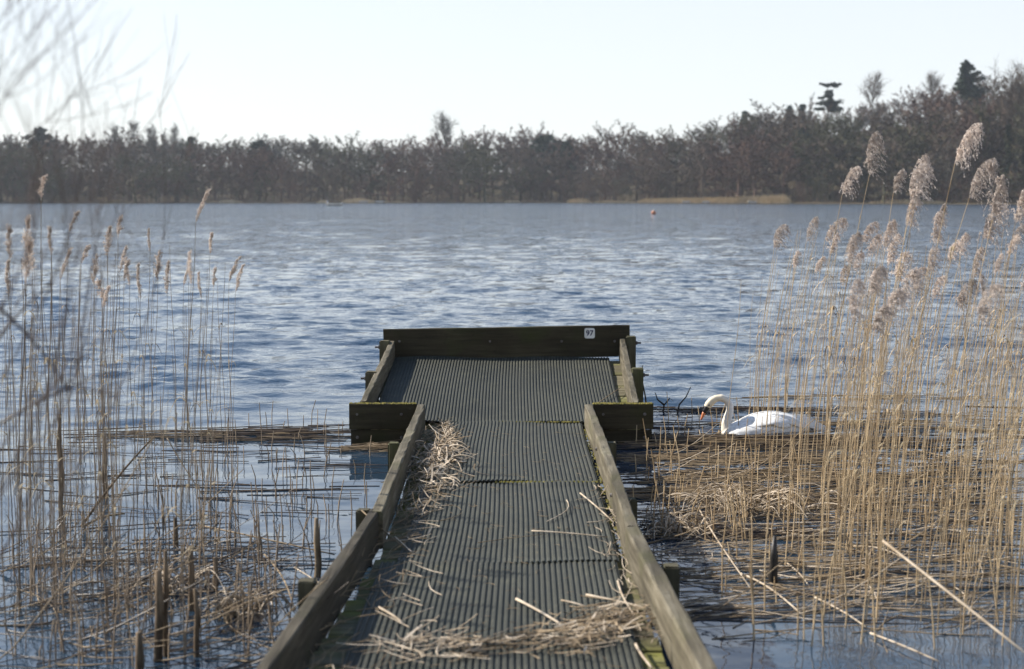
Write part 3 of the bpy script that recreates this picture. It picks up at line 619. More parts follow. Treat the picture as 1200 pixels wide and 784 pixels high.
#SECTION3
# ---------------------------------------------------------------- the swan
def swan():
    x0, Ys = atz(900, 512)[0], atz(900, 512)[1]
    root = empty('swan', (x0, Ys, 0)); tag(root, 'white mute swan floating beside the jetty with its neck arched down', 'swan')
    S = 1/149.0
    def loft(sp, n=20):
        bm = bmesh.new(); rg = []
        for c, t, rw, rh in sp:
            t = Vector(t).normalized(); sd = Vector((0, 1, 0)); up = sd.cross(t); c = Vector(c)
            rg.append([bm.verts.new(c+sd*(rw*math.cos(a))+up*(rh*math.sin(a))) for a in np.linspace(0, 2*math.pi, n, endpoint=False)])
        for i in range(len(rg)-1):
            for j in range(n): bm.faces.new((rg[i][j], rg[i][(j+1) % n], rg[i+1][(j+1) % n], rg[i+1][j]))
        bm.faces.new(rg[0]); bm.faces.new(rg[-1][::-1]); return bm
    def P(px, py): return ((px-900)*S, 0, (512-py)*S)
    body = []
    for px, top, bot, rw in [(968, 498.2, 499.8, .012), (960, 497, 501, .030), (950, 495.6, 504, .052), (940, 493, 509, .085), (928, 488.6, 515, .125), (914, 485, 518, .158), (900, 484.5, 520, .176), (886, 486.5, 521, .178), (873, 490, 521, .165), (862, 493.5, 520, .140), (854, 497.5, 518, .108), (848, 502, 515, .070), (845, 506, 512, .03)]:
        c = P(px, (top+bot)/2); body.append((c, (-1, 0, 0), rw, (bot-top)/2*S))
    neckp = [(862, 512), (855, 509), (850.5, 502), (850.2, 495), (852.2, 487.5), (854.4, 480.5), (854.2, 473.6), (850.3, 468), (844, 465.2), (838, 465.8), (833.2, 468.6), (829.3, 473), (826.8, 477.0), (825.4, 479.8)]
    nr = [.052, .050, .040, .033, .029, .027, .0265, .026, .026, .028, .0325, .033, .026, .018]
    neck = []
    for i, (a, r) in enumerate(zip(neckp, nr)):
        b0 = neckp[max(0, i-1)]; b1 = neckp[min(len(neckp)-1, i+1)]
        r = r*(1.14 if 1 < i < 9 else 1); neck.append((P(*a), ((b1[0]-b0[0]), 0, -(b1[1]-b0[1])), r*.94, r))
    bm = loft(body); bm2 = loft(neck, 16); tmp = bpy.data.meshes.new('t'); bm2.to_mesh(tmp); bm.from_mesh(tmp); bm2.free()
    WHITE, nt, p = base_mat('swan_feathers', .75, .25)
    f = noise(nt, 38, (1, 1, 1), 5, rnd=False); c = ramp(nt, f, [(.35, (.60, .58, .54)), (.6, (.74, .73, .71))])
    tc = N(nt, 'ShaderNodeTexCoord'); sx_ = N(nt, 'ShaderNodeSeparateXYZ'); nt.links.new(tc.outputs['Object'], sx_.inputs[0])
    q = N(nt, 'ShaderNodeMapRange'); q.inputs[1].default_value = -.29; q.inputs[2].default_value = -.40; nt.links.new(sx_.outputs[0], q.inputs[0])
    c = mixc(nt, q.outputs[0], c, (.74, .63, .46))          # rusty-stained head and neck feathers
    nt.links.new(c, p.inputs['Base Color']); bump(nt, p, noise(nt, 22, (.4, 1, 1), 4, rnd=False), .35, .012)
    o = bm_obj('body', bm, WHITE, root, True)
    rm = o.modifiers.new('r', 'REMESH'); rm.mode = 'VOXEL'; rm.voxel_size = .0065; sm = o.modifiers.new('s', 'SMOOTH'); sm.factor = .5; sm.iterations = 6
    bpy.context.view_layer.update(); me = bpy.data.meshes.new_from_object(o.evaluated_get(bpy.context.evaluated_depsgraph_get())); o.modifiers.clear(); o.data = me
    me.polygons.foreach_set('use_smooth', np.full(len(me.polygons), True))
    if not me.materials: me.materials.append(WHITE)
    # folded wings: overlapping feather blades along each flank
    for s in (-1, 1):
        bm = bmesh.new()
        w = []
        for i, px in enumerate(np.linspace(866, 957, 15)):
            t = i/14; prof = []
            for k in range(8):
                a = k/7*1.25                                     # from ridge of the back down the flank
                yy = s*(.012+.176*math.sin(min(1, .30+t*1.6)*1.5708)*(1-.80*max(0, t-.45)/.55)*math.sin(a)); top = float(np.interp(px, [866, 880, 895, 910, 925, 940, 957], [492, 485.6, 482.6, 482.4, 485.4, 490.0, 496.5]))
                z = (512-top)*S-(.13*(1-.55*t))*(1-math.cos(a))**.9
                prof.append(bm.verts.new(((px-900)*S, yy+s*.004, z+.004*math.sin(t*34+k*1.2)*(k > 1))))
            w.append(prof)
        for i in range(14):
            for k in range(7): bm.faces.new((w[i][k], w[i][k+1], w[i+1][k+1], w[i+1][k]))
        wg = bm_obj('wing', bm, WHITE, root, True); md = wg.modifiers.new('t', 'SOLIDIFY'); md.thickness = .014; md.offset = 0
        sb = wg.modifiers.new('s', 'SUBSURF'); sb.levels = 1; sb.render_levels = 1
        rr = random.Random(8+s)
        for r_ in range(3):                                       # flight and covert feathers
            for i in range(9):
                t0 = i/9; px = 876+26*r_+t0*30; top = float(np.interp(px, [866, 880, 895, 910, 925, 940, 957], [492, 485.6, 482.6, 482.4, 485.4, 490.0, 496.5]))
                ang = .45+.72*(i/8); tt = (px-866)/91
                yy = s*(.014+.178*math.sin(min(1, .30+tt*1.6)*1.5708)*(1-.80*max(0, tt-.45)/.55)*math.sin(ang)); z = (512-top)*S-(.13*(1-.55*tt))*(1-math.cos(ang))**.9
                L = .13; fb_ = bmesh.new(); c0 = Vector(((px-900)*S, yy, z)); pts = []
                for u, wd in ((0, .012), (.3, .019), (.7, .018), (.92, .010), (1, .002)):
                    cc = c0+Vector((L*u, -s*.02*u, -.020*u*(1 if r_ < 2 else .4))); pts.append((cc+Vector((0, -s*wd*.5, wd)), cc+Vector((0, s*.007, 0)), cc+Vector((0, s*wd*.3, -wd))))
                vv = [[fb_.verts.new(v) for v in q_] for q_ in pts]
                for a_ in range(4):
                    for b_ in range(2): fb_.faces.new((vv[a_][b_], vv[a_][b_+1], vv[a_+1][b_+1], vv[a_+1][b_]))
                bm_obj('feather', fb_, WHITE, wg, True)
    BLK = simple('black_bill_base', (.012, .011, .011), (.03, .028, .027), 30, .45, .4); OR = simple('orange_bill', (.42, .13, .05), (.58, .20, .08), 20, .4, .4)
    bs = [(P(827.2, 476.5), (-.55, 0, -1), .021, .024), (P(825, 480.4), (-.5, 0, -1), .0175, .019), (P(823.2, 484.6), (-.45, 0, -1), .0155, .014), (P(821.6, 488.4), (-.4, 0, -1), .0150, .0105), (P(820.4, 491.0), (-.4, 0, -1), .011, .007), (P(820.0, 491.9), (-.4, 0, -1), .005, .003)]
    bill = bm_obj('bill', loft(bs[1:], 14), OR, root, True); bill['label'] = 'orange bill with black base'
    bm_obj('bill_base', loft([(P(829.2, 472.6), (-.6, 0, -1), .020, .020), (P(827.4, 476.6), (-.55, 0, -1), .027, .0285), (P(825.0, 480.6), (-.5, 0, -1), .0205, .0225), (P(823.9, 483.2), (-.5, 0, -1), .0158, .0160)], 14), BLK, bill, True)
    bm = bmesh.new(); bmesh.ops.create_uvsphere(bm, u_segments=12, v_segments=8, radius=.0135, matrix=Matrix.Translation(P(823.6, 476.6))); bm_obj('bill_knob', bm, BLK, bill, True)
    for s in (-1, 1):
        bm = bmesh.new(); bmesh.ops.create_uvsphere(bm, u_segments=10, v_segments=8, radius=.0065, matrix=Matrix.Translation(Vector(P(828.9, 473.2))+Vector((0, s*.0275, 0)))); bm_obj('eye', bm, BLK, root, True)
    return root
swan()

# ---------------------------------------------------------------- reeds
def stem_mesh(seed, mat, lean, broken=False):
    r = np.random.default_rng(seed); k = 9; t = np.linspace(0, 1, k)
    P = np.stack([lean*t**1.5*2+.012*np.sin(t*7+seed), .02*np.sin(t*5+seed*2), t*2], -1)     # 2 m tall; scaled per reed
    P[0, 2] = -.15
    a = Acc(); a.add(*tubes([P], [np.interp(t, [0, .5, 1], [.0038, .0030, .0017])], 5))
    for j in range(k-2):                                          # nodes of the cane
        c = P[j+1]; a.add(*tubes([[c-[0, 0, .006], c, c+[0, 0, .006]]], [[.0030, .0044, .0030]], 5))
    for i in range(r.integers(1, 4)):                             # dry leaf remnants
        q = r.uniform(.3, .85); b0 = np.array([np.interp(q, t, P[:, m_]) for m_ in range(3)]); an = r.choice([0, 0, 3.1])+r.normal(0, .7); L = r.uniform(.12, .30)
        u = np.linspace(0, 1, 6)[:, None]; d = np.array([math.cos(an), math.sin(an), 0])
        c = b0+d*L*u*.75+np.array([0, 0, 1])*(L*(.75*u-1.15*u**2)); w = .0055*(1-u**2)+.0008; sd = np.cross(d, [0, 0, 1])
        V = np.concatenate([c-sd*w, c+sd*w]); i0 = np.arange(5)
        T = np.concatenate([np.stack([i0, i0+1, i0+7], -1), np.stack([i0, i0+7, i0+6], -1)]); a.add(V, T, 1)
    V, T, Mi = a.get(); return mesh_np('stem', V, T, [mat, M['leaf']], Mi), P[-1]
def plume_mesh(seed, mat, L=.26, flop=1.0, full=1.0):
    """one-sided drooping seed head; starts at the stem tip"""
    r = np.random.default_rng(seed); n = 18; ths = .06+(.25+1.75*flop)*np.linspace(0, 1, n)**1.7; ds = L/n
    ax = np.cumsum(np.stack([np.sin(ths), 0*ths, np.cos(ths)], -1)*ds, 0); ax = np.vstack([[0, 0, 0], ax])
    a = Acc(); a.add(*tubes([ax], [np.linspace(.0018, .0006, n+1)], 3))
    nb = int(74*full); s = np.sort(r.random(nb))*.97; s = np.where(r.random(nb) < .55, np.round(s*9)/9*.98, s); s = np.clip(s, 0, .97)
    f = s*n; i0 = f.astype(int); fr = (f-i0)[:, None]
    b0 = ax[i0]*(1-fr)+ax[i0+1]*fr; th = np.interp(s*n, np.arange(n), ths)
    Lb = L*(.46*(1-s)**.6+.12)*r.uniform(.55, 1.15, nb)
    side = r.normal(0, .6, nb); out_ = th+r.uniform(.05, .95, nb)*(.25+.75*min(1, flop*1.8))
    u = np.linspace(0, 1, 6)
    d = np.stack([np.sin(out_)*np.cos(side), np.sin(side)*.55, np.cos(out_)], -1); d /= np.linalg.norm(d, axis=1, keepdims=True)
    br = b0[:, None]+d[:, None]*(Lb[:, None]*u)[..., None]
    br[:, :, 2] -= (Lb*(.25+1.1*flop)*r.uniform(.6, 1.25, nb))[:, None]*u**2
    a.add(*tubes(br, np.tile(np.linspace(.0009, .0004, 6), (nb, 1)), 3))
    ns = 15; m_ = nb*ns; bi = np.repeat(np.arange(nb), ns); q = r.uniform(.10, 1, m_)*5; j = np.minimum(q.astype(int), 4); fr = (q-j)[:, None]
    c = br[bi, j]*(1-fr)+br[bi, j+1]*fr; c += r.normal(0, .0035, (m_, 3))
    dd = br[bi, j+1]-br[bi, j]; dd /= np.linalg.norm(dd, axis=1, keepdims=True)+1e-9; dd += r.normal(0, .38, (m_, 3)); dd[:, 2] -= .2; dd /= np.linalg.norm(dd, axis=1, keepdims=True)
    sd = np.cross(dd, r.normal(0, 1, (m_, 3))); sd /= np.linalg.norm(sd, axis=1, keepdims=True)
    ln = r.uniform(.011, .021, m_)[:, None]; wd = r.uniform(.0020, .0042, m_)[:, None]
    V = np.stack([c, c+dd*ln*.45+sd*wd, c+dd*ln, c+dd*ln*.45-sd*wd], 1).reshape(-1, 3); i = np.arange(m_)[:, None]*4
    a.add(V, np.concatenate([i+[0, 1, 2], i+[0, 2, 3]]))
    V, T, Mi = a.get(); return mesh_np('plume', V, T, mat)
LEANS_R = [.04, .07, .10, .13, .16, .20, .02, .12, .09, .06, .30, .42]
SR = [stem_mesh(100+i, M['reed_r'], LEANS_R[i]) for i in range(12)]
SL = [stem_mesh(200+i, M['reed_l'], [-.02, .0, .02, .04, .06, .09][i % 6]) for i in range(12)]
PR = [plume_mesh(300+i, M['plume'], r_, fl, fu) for i, (r_, fl, fu) in enumerate([(.31, .72, 1.2), (.28, .6, 1.1), (.33, .66, 1.25), (.26, .45, 1.0), (.30, .8, 1.1), (.24, .5, .9), (.29, .7, 1.1), (.26, .58, 1.0)])]
PL = [plume_mesh(400+i, M['plume_l'], r_, fl, fu) for i, (r_, fl, fu) in enumerate([(.22, .05, .55), (.20, .16, .5), (.24, .03, .6), (.19, .22, .5), (.22, .10, .6), (.17, .08, .4)])]
stuff = Acc()
nreed = 0
def reed(bx, by, h, var, plume, group, label, side, rz=0.0, big=True, ps=1.0):
    global nreed
    if plume is not None and 'without' in group:            # these carry a plume after all
        group = group.replace(' without plumes', ''); label = LR if side > 0 else LL
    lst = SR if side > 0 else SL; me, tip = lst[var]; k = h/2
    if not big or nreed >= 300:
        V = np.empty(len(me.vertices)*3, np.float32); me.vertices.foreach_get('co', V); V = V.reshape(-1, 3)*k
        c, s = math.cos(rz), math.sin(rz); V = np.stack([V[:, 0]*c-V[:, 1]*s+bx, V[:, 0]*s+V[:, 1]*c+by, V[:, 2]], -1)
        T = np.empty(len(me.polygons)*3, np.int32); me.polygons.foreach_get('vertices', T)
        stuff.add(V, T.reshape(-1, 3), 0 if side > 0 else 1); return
    nreed += 1
    o = empty('reed', (bx, by, 0), rz); o.scale = (k, k, k); tag(o, label, 'reed', group)
    link(bpy.data.objects.new('stem', me), o)
    if plume is not None:
        p_ = bpy.data.objects.new('plume', (PR if side > 0 else PL)[plume]); p_.location = tip; p_.scale = (ps/k,)*3; p_.rotation_euler = (random.uniform(-.2, .2), random.uniform(-.3, .25), random.uniform(-.8, .8)); p_.scale = (ps/k*random.uniform(.62, .95), ps/k*random.uniform(.62, .95), ps/k*random.uniform(.85, 1.15)); link(p_, o)
rg = random.Random(21)
GT, GR, GL = 'tallest reeds standing out of the right-hand bed', 'reeds of the right-hand bed', 'reeds of the left-hand bed'
# tall reeds of the right-hand bed, by the foot of their plumes
tall = [(1019, 205, 8.6, 4, 2, 1.05, 'tall reed with a big drooping plume, second from the left of the tallest group'), (987, 228, 8.9, 3, 1, .95, 'tall reed with a hanging plume left of the tallest plume'),
        (1119, 192, 8.2, 4, 0, 1.0, 'tall reed whose lone plume bends farthest over to the right'), (1077, 215, 8.4, 3, 4, .9, 'tall reed whose plume tops the dense plume column in the right-hand bed'),
        (1068, 238, 8.2, 3, 0, .95, 'reed whose plume fills the middle of the dense plume column'), (1062, 266, 8.5, 2, 1, .9, 'reed whose plume forms the foot of the dense plume column'),
        (1047, 226, 9.0, 1, 5, .8, 'reed with a small nodding plume left of the dense plume column'), (1136, 232, 8.0, 5, 2, .85, 'reed with a dim plume just left of the rightmost plumes'),
        (1163, 258, 8.0, 4, 6, 1.1, 'reed with a broad pale plume near the right edge'), (1152, 280, 8.3, 4, 4, 1.0, 'reed with a spreading plume below the rightmost plumes'),
        (1190, 262, 7.8, 3, 0, 1.0, 'rightmost plumed reed at the photo edge')]
for px, py, d, var, pm_, ps, lab in tall:
    q = aty(px, py, d); h = q[2]; tip = SR[var][1]*(h/2)
    reed(q[0]-tip[0], d-tip[1], h, var, pm_, GT, lab, 1, 0, True, ps*.98)
tall2 = [(968, 282, 9.3), (975, 300, 9.0), (945, 283, 9.6), (907, 292, 10.0), (1018, 300, 8.8), (1035, 290, 8.4), (1000, 318, 8.9), (1095, 285, 8.7), (1102, 270, 9.2), (1110, 310, 8.4), (1125, 300, 9.0), (1180, 300, 8.2), (1140, 325, 8.5), (1165, 322, 8.0), (1050, 330, 8.6), (1072, 345, 9.1), (1025, 345, 8.8), (985, 335, 9.4), (955, 320, 9.8), (1092, 350, 8.2), (1195, 340, 7.9), (930, 315, 10.2), (1120, 360, 8.4), (1040, 312, 9.4), (1012, 285, 9.8), (1155, 350, 9.2), (1185, 285, 9.1), (990, 300, 8.2), (1088, 318, 7.8)]
LR = 'tan dry reed with a drooping beige plume in the right-hand bed'
for px, py, d in tall2:
    var = rg.choice([1, 2, 3, 7, 8, 9]); q = aty(px, py, d); h = q[2]; tip = SR[var][1]*(h/2)
    reed(q[0]-tip[0], d-tip[1], h, var, rg.randrange(8), GR, LR, 1, rg.uniform(-.3, .3), True, rg.uniform(.55, .9))
# the rest of the right-hand bed
cand = []
while len(cand) < 390:
    y = rg.uniform(5.9, 13.0); px = 868+abs(rg.gauss(0, .5))*360 if rg.random() < .35 else rg.uniform(905, 1215)
    if rg.random() < .22: px = rg.uniform(1200, 1330); y = rg.uniform(5.9, 9.5)
    elif px > 1230: continue
    if y > 11.6 and px < 890: continue
    if y < 8 and px < 1000 and rg.random() < .75: continue
    if 850 < px < 985 and y < 11.1 and rg.random() < .62: continue                # thinner in front of the swan
    x = (px-600)/FPX*y
    h = rg.gauss(1.30, .22) if y > 7 else rg.gauss(1.18, .3)
    cand.append((x, y, min(max(h, .45), 1.62)))
cand.sort(key=lambda c: c[1])
for i, (x, y, h) in enumerate(cand):
    big = i < 130
    reed(x-.1*h, y, h, rg.choice([0, 1, 2, 3, 4, 5, 6, 7, 8, 9, 0, 1, 2, 7, 8, 9, 10, 11]), rg.randrange(8) if (rg.random() < .22 and h > 1.25 and big) else None, GR+' without plumes', 'bare tan reed cane in the right-hand bed', 1, rg.gauss(0, .5), big, rg.uniform(.55, .8))
# left-hand bed
plL = [(48, 235, 6.6), (229, 262, 8.8), (80, 275, 7.5), (60, 300, 6.2), (138, 280, 8.2), (176, 295, 9.0), (126, 300, 7.2), (246, 298, 9.2), (268, 330, 9.4), (250, 340, 9.0), (185, 330, 8.6), (196, 345, 8.2), (140, 320, 7.6), (110, 335, 7.0), (32, 335, 6.4), (12, 305, 6.0), (95, 310, 7.8), (165, 350, 8.0), (215, 335, 9.3), (276, 342, 9.6), (30, 300, 7.2), (70, 330, 6.6), (152, 335, 7.4), (235, 350, 8.5), (10, 345, 7.6), (120, 362, 6.8)]
LL = 'grey-brown reed with a slim plume in the left-hand bed'
for px, py, d in plL:
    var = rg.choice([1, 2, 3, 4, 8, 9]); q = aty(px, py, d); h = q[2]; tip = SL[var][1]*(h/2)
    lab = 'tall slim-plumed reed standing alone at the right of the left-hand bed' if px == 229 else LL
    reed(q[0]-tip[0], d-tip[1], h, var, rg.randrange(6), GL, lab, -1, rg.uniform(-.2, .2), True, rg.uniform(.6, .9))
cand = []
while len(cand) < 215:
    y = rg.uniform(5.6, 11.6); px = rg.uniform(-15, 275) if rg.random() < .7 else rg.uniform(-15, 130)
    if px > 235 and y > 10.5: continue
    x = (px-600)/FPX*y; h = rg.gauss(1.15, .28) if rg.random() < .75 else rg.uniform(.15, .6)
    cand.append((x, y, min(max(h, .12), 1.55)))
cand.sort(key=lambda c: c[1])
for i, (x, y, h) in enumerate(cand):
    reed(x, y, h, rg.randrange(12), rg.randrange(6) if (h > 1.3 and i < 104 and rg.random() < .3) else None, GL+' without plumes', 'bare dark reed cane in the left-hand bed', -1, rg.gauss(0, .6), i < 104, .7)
# stubble of short broken canes standing in the shallow water on both sides
def stubble(n, fx, fy, hh, mi):
    for i in range(n):
        y = fy(); px = fx(); x = (px-600)/FPX*y; h = hh(); l = rg.gauss(0, .12)
        if 806 < px < 860 and y < 11.3 and 231+(1.9-h)*FPX/y < 500: h = .05
        stuff.add(*tubes([[[x, y, -.1], [x+l*h*.5, y, h*.5], [x+l*h+rg.gauss(0, .01), y+rg.gauss(0, .03), h]]], [[.0036, .0034, .0026]], 4), mi)
stubble(150, lambda: rg.uniform(150, 440), lambda: rg.uniform(7.0, 11.8), lambda: rg.uniform(.05, .26), 1)
stubble(95, lambda: rg.uniform(745, 900), lambda: rg.uniform(7.6, 12.2), lambda: rg.uniform(.06, .32), 0)
stubble(120, lambda: rg.uniform(850, 1200), lambda: rg.uniform(5.8, 9), lambda: rg.uniform(.06, .5), 0)
stubble(160, lambda: rg.uniform(0, 330), lambda: rg.uniform(5.6, 8), lambda: rg.uniform(.05, .40), 1)
tag(stuff.obj('reed_thicket', [M['reed_r'], M['reed_l'], M['leaf']]), 'thin background canes and stubble filling both reed beds', 'reeds', kind='stuff')

# ---------------------------------------------------------------- dead reed litter
def ribbons(P, W, rng):
    n, k, _ = P.shape; t = np.gradient(P, axis=1); t /= np.linalg.norm(t, axis=2, keepdims=True)+1e-9
    s = np.cross(t, np.array([0, 0, 1.])+rng.normal(0, .35, (n, 1, 3))); s /= np.linalg.norm(s, axis=2, keepdims=True)+1e-9
    V = np.stack([P-s*W[..., None], P+s*W[..., None]], 2).reshape(-1, 3); i = (np.arange(n*k).reshape(n, k)[:, :-1]*2).reshape(-1, 1)
    return V, np.concatenate([i+[0, 1, 3], i+[0, 3, 2]])
def straws(acc, n, pos, ang, length, rad, mi, curl=.15, lift=.0, zb=.0, k=5, sides=4, rng=None, flat_share=0.0):
    r = rng; c = pos(n); a = ang(n); L = length(n); u = np.linspace(-.5, .5, k)
    d = np.stack([np.cos(a), np.sin(a)], -1); nn = np.stack([-d[:, 1], d[:, 0]], -1); cu = r.normal(0, curl, n)*L
    kink = r.normal(0, curl*.5, n)*L
    xy = c[:, None, :2]+d[:, None]*(L[:, None]*u)[..., None]+nn[:, None]*(cu[:, None]*(u**2*4-.3)+kink[:, None]*np.abs(u))[..., None]
    z = c[:, None, 2]+zb+np.abs(r.normal(0, lift, n))[:, None]*(u+.5)**1.5*2*L[:, None]
    P = np.concatenate([xy, z[..., None]], -1); W = rad(n)[:, None]*np.interp(u, [-.5, .5], [1.0, .65])[None]; m_ = int(n*flat_share)
    if m_: acc.add(*ribbons(P[:m_], W[:m_]*r.uniform(1.0, 2.2, (m_, 1)), r), mi)
    acc.add(*tubes(P[m_:], W[m_:], sides), mi)
rng = np.random.default_rng(77)
U = rng.uniform
# pile along the left side of the walkway
def pile_left(spread, zmax):
    def f(n):
        y = np.concatenate([rng.normal(9.3, .55, n//2), U(7.5, 10.6, n-n//2)]); y = np.clip(y, 7.3, 10.7)
        mid = np.interp(y, [7.3, 8, 9, 10, 10.7], [-.50, -.49, -.47, -.485, -.52]); wd = np.interp(y, [7.3, 8.2, 9.2, 10, 10.7], [.05, .08, .085, .05, .03])*spread
        x = mid+rng.normal(0, 1, n)*wd; hmax = np.exp(-((x-mid)/(wd+1e-6))**2*.6)*np.interp(y, [7.3, 8.3, 9.3, 10.2, 10.7], [.4, .8, 1, .7, .2])*zmax
        return np.stack([x, y, ZD+.008+U(0, 1, n)**1.3*hmax], -1)
    return f
a = Acc()
straws(a, 250, pile_left(.85, .05), lambda n: U(0, 6.28, n), lambda n: U(.05, .20, n), lambda n: U(.0020, .0050, n), 0, .08, .14, rng=rng, flat_share=.45)
straws(a, 150, pile_left(1.4, .03), lambda n: rng.normal(1.4, .6, n), lambda n: U(.08, .28, n), lambda n: U(.0016, .0040, n), 1, .15, .10, rng=rng, flat_share=.6)
straws(a, 110, lambda n: np.stack([U(-.64, -.5, n), U(7.2, 10.7, n), np.full(n, ZD+.0)], -1), lambda n: rng.normal(1.4, .5, n), lambda n: U(.08, .3, n), lambda n: U(.0016, .003, n), 1, .15, .1, rng=rng)
for i in range(26):                                               # looping pale blades on top of the heap
    y = rng.normal(9.25, .5); x = -.465+rng.normal(0, .05); an = U(-2.2, -.2); L = U(.10, .22); u = np.linspace(0, 1, 7)
    P = np.stack([x+np.cos(an)*L*u, y+np.sin(an)*L*u, ZD+.06*math.exp(-((y-9.25)/.6)**2)+.012+L*(.9*u-1.1*u**2)*U(.3, .8)], -1); P[:, 2] = np.maximum(P[:, 2], ZD+.008)
    a.add(*tubes([P], [np.linspace(.0062, .0028, 7)], 4), 0)
tag(a.obj('straw_litter', [M['straw'], M['straw_b']]), 'heap of bleached dead reed leaves along the left side of the walkway', 'straw', kind='stuff')
a = Acc()
straws(a, 48, lambda n: np.stack([rng.normal(-.46, .06, n), U(4.4, 7.4, n), ZD+.008+U(0, .025, n)], -1), lambda n: rng.normal(2.2, .9, n), lambda n: U(.08, .24, n), lambda n: U(.0014, .0034, n), 0, .06, .05, rng=rng, flat_share=.25)
straws(a, 90, lambda n: np.stack([U(-.78, -.48, n), U(4.3, 7.2, n), ZD+.002+U(0, .02, n)], -1), lambda n: rng.normal(.9, .7, n), lambda n: U(.08, .28, n), lambda n: U(.0016, .003, n), 1, .2, .08, rng=rng)
tag(a.obj('straw_litter', [M['straw'], M['straw_b']]), 'loose straw strewn along the near left deck edge', 'straw', kind='stuff')
a = Acc()
def band(n):
    x = np.clip(np.where(U(0, 1, n) < .6, rng.normal(.34, .13, n), U(-.22, .5, n)), -.28, .58); yc = np.interp(x, [-.3, 0, .3, .55], [5.28, 5.36, 5.52, 5.72])
    hh = np.interp(x, [-.3, .1, .35, .55], [.006, .012, .032, .02])
    return np.stack([x, yc+rng.normal(0, .075, n)*np.interp(x, [-.3, .4], [.6, 1.7]), ZD+.01+U(0, 1, n)**1.4*hh], -1)
straws(a, 240, band, lambda n: rng.normal(.25, .8, n), lambda n: U(.04, .20, n), lambda n: U(.0014, .0034, n), 1, .08, .07, rng=rng, flat_share=.6)
straws(a, 70, band, lambda n: rng.normal(.2, 1.0, n), lambda n: U(.05, .16, n), lambda n: U(.0018, .0036, n), 0, .07, .08, rng=rng, flat_share=.5)
straws(a, 60, lambda n: np.stack([U(-.42, -.12, n), rng.normal(5.35, .12, n), ZD+.008+U(0, .01, n)], -1), lambda n: rng.normal(.1, .6, n), lambda n: U(.04, .14, n), lambda n: U(.0018, .0034, n), 0, .2, .1, rng=rng)
straws(a, 50, lambda n: np.stack([U(.44, .6, n), U(4.8, 8.6, n), np.full(n, ZD+.006)], -1), lambda n: rng.normal(1.5, .6, n), lambda n: U(.05, .2, n), lambda n: U(.0016, .003, n), 0, .2, .1, rng=rng)
straws(a, 260, lambda n: np.stack([U(-.45, .5, n), U(4.5, 10.7, n), np.full(n, ZD+.0085)], -1), lambda n: U(0, 3.14, n), lambda n: U(.015, .07, n), lambda n: U(.0008, .0018, n), 1, .2, .02, rng=rng)
tag(a.obj('straw_litter', [M['straw'], M['straw_b']]), 'matted brown straw drift lying across the near right of the walkway', 'straw', kind='stuff')
# single stalks lying on the deck
ST = [((680, 578), (718, 611), .0050, 'pale dead stalk lying diagonally against the right side board'), ((623, 622), (712, 629.5), .0042, 'long straight straw lying across the middle of the walkway'),
      ((664, 586), (641, 611), .0036, 'short curved straw on the mat left of the diagonal stalk'), ((605, 702), (664, 736), .0062, 'thick pale stalk alone on the near centre mat'), ((687, 697), (762, 714), .0055, 'pale stalk lying above the brown straw drift at near right'),
      ((658, 703.5), (687, 711), .0042, 'short straw just left of the stalk above the drift'), ((724, 681), (744, 722), .0050, 'pale stalk running toward the camera by the right planks'), ((745, 755), (764, 783), .006, 'stalk on the right planks at the bottom edge'),
      ((560, 636), (640, 626), .0022, 'thin dark straw across the seam of the middle mats'), ((700, 466), (728, 455), .0035, 'thin twig over the right planks of the platform'), ((444, 712), (472, 730), .006, 'bleached stalk piece beside the near left side board'), ((424, 622), (474, 642), .004, 'brown straw leaning from left side board onto the litter')]
for (p0, p1, r_, lab) in ST:
    z0 = ZD+.013
    if p0[1] < 490: A_ = aty(*p0, 11.3); B_ = aty(*p1, 11.75); A_[2] = dz(11.3)+.014; B_[2] = dz(11.75)+.02
    else: A_ = atz(*p0, z0); B_ = atz(*p1, z0)
    if 'leaning' in lab: A_[2] = ZD+.12
    u = np.linspace(0, 1, 7)[:, None]; dd = B_-A_; nn = np.array([-dd[1], dd[0], 0])
    P = A_+dd*u+nn*(.10 if 'curved' in lab else rng.normal(0, .02))*np.sin(u*math.pi)+np.array([0, 0, .004])*np.sin(u*3)
    a = Acc(); a.add(*tube1(P, np.linspace(r_, r_*.7, 7), 6)); o = a.obj('dead_reed_stalk', [M['straw_b'] if ('dark' in lab or 'brown straw lean' in lab or 'twig' in lab) else M['straw']]); tag(o, lab, 'stalk', 'single stalks lying on the deck')

# ---------------------------------------------------------------- floating debris
a = Acc()
def water_pos(px0, px1, y0, y1):
    def f(n):
        y = U(y0, y1, n); return np.stack([(U(px0, px1, n)-600)/FPX*y, y, np.full(n, .006)], -1)
    return f
flat = lambda s: (lambda n: rng.normal(0, s, n))
straws(a, 250, water_pos(765, 1210, 6.2, 12.8), flat(.2), lambda n: U(.25, 1.0, n), lambda n: U(.0025, .0055, n), 2, .03, .0, rng=rng)
straws(a, 130, water_pos(765, 1210, 6.0, 12.0), flat(.5), lambda n: U(.15, .7, n), lambda n: U(.0022, .0045, n), 1, .05, .015, rng=rng)
straws(a, 110, water_pos(780, 1200, 6.0, 10.5), flat(.7), lambda n: U(.12, .6, n), lambda n: U(.0020, .0040, n), 0, .08, .12, rng=rng)
straws(a, 120, water_pos(770, 1200, 6.0, 10.5), flat(.6), lambda n: U(.2, .8, n), lambda n: U(.0020, .0040, n), 1, .08, .14, rng=rng)
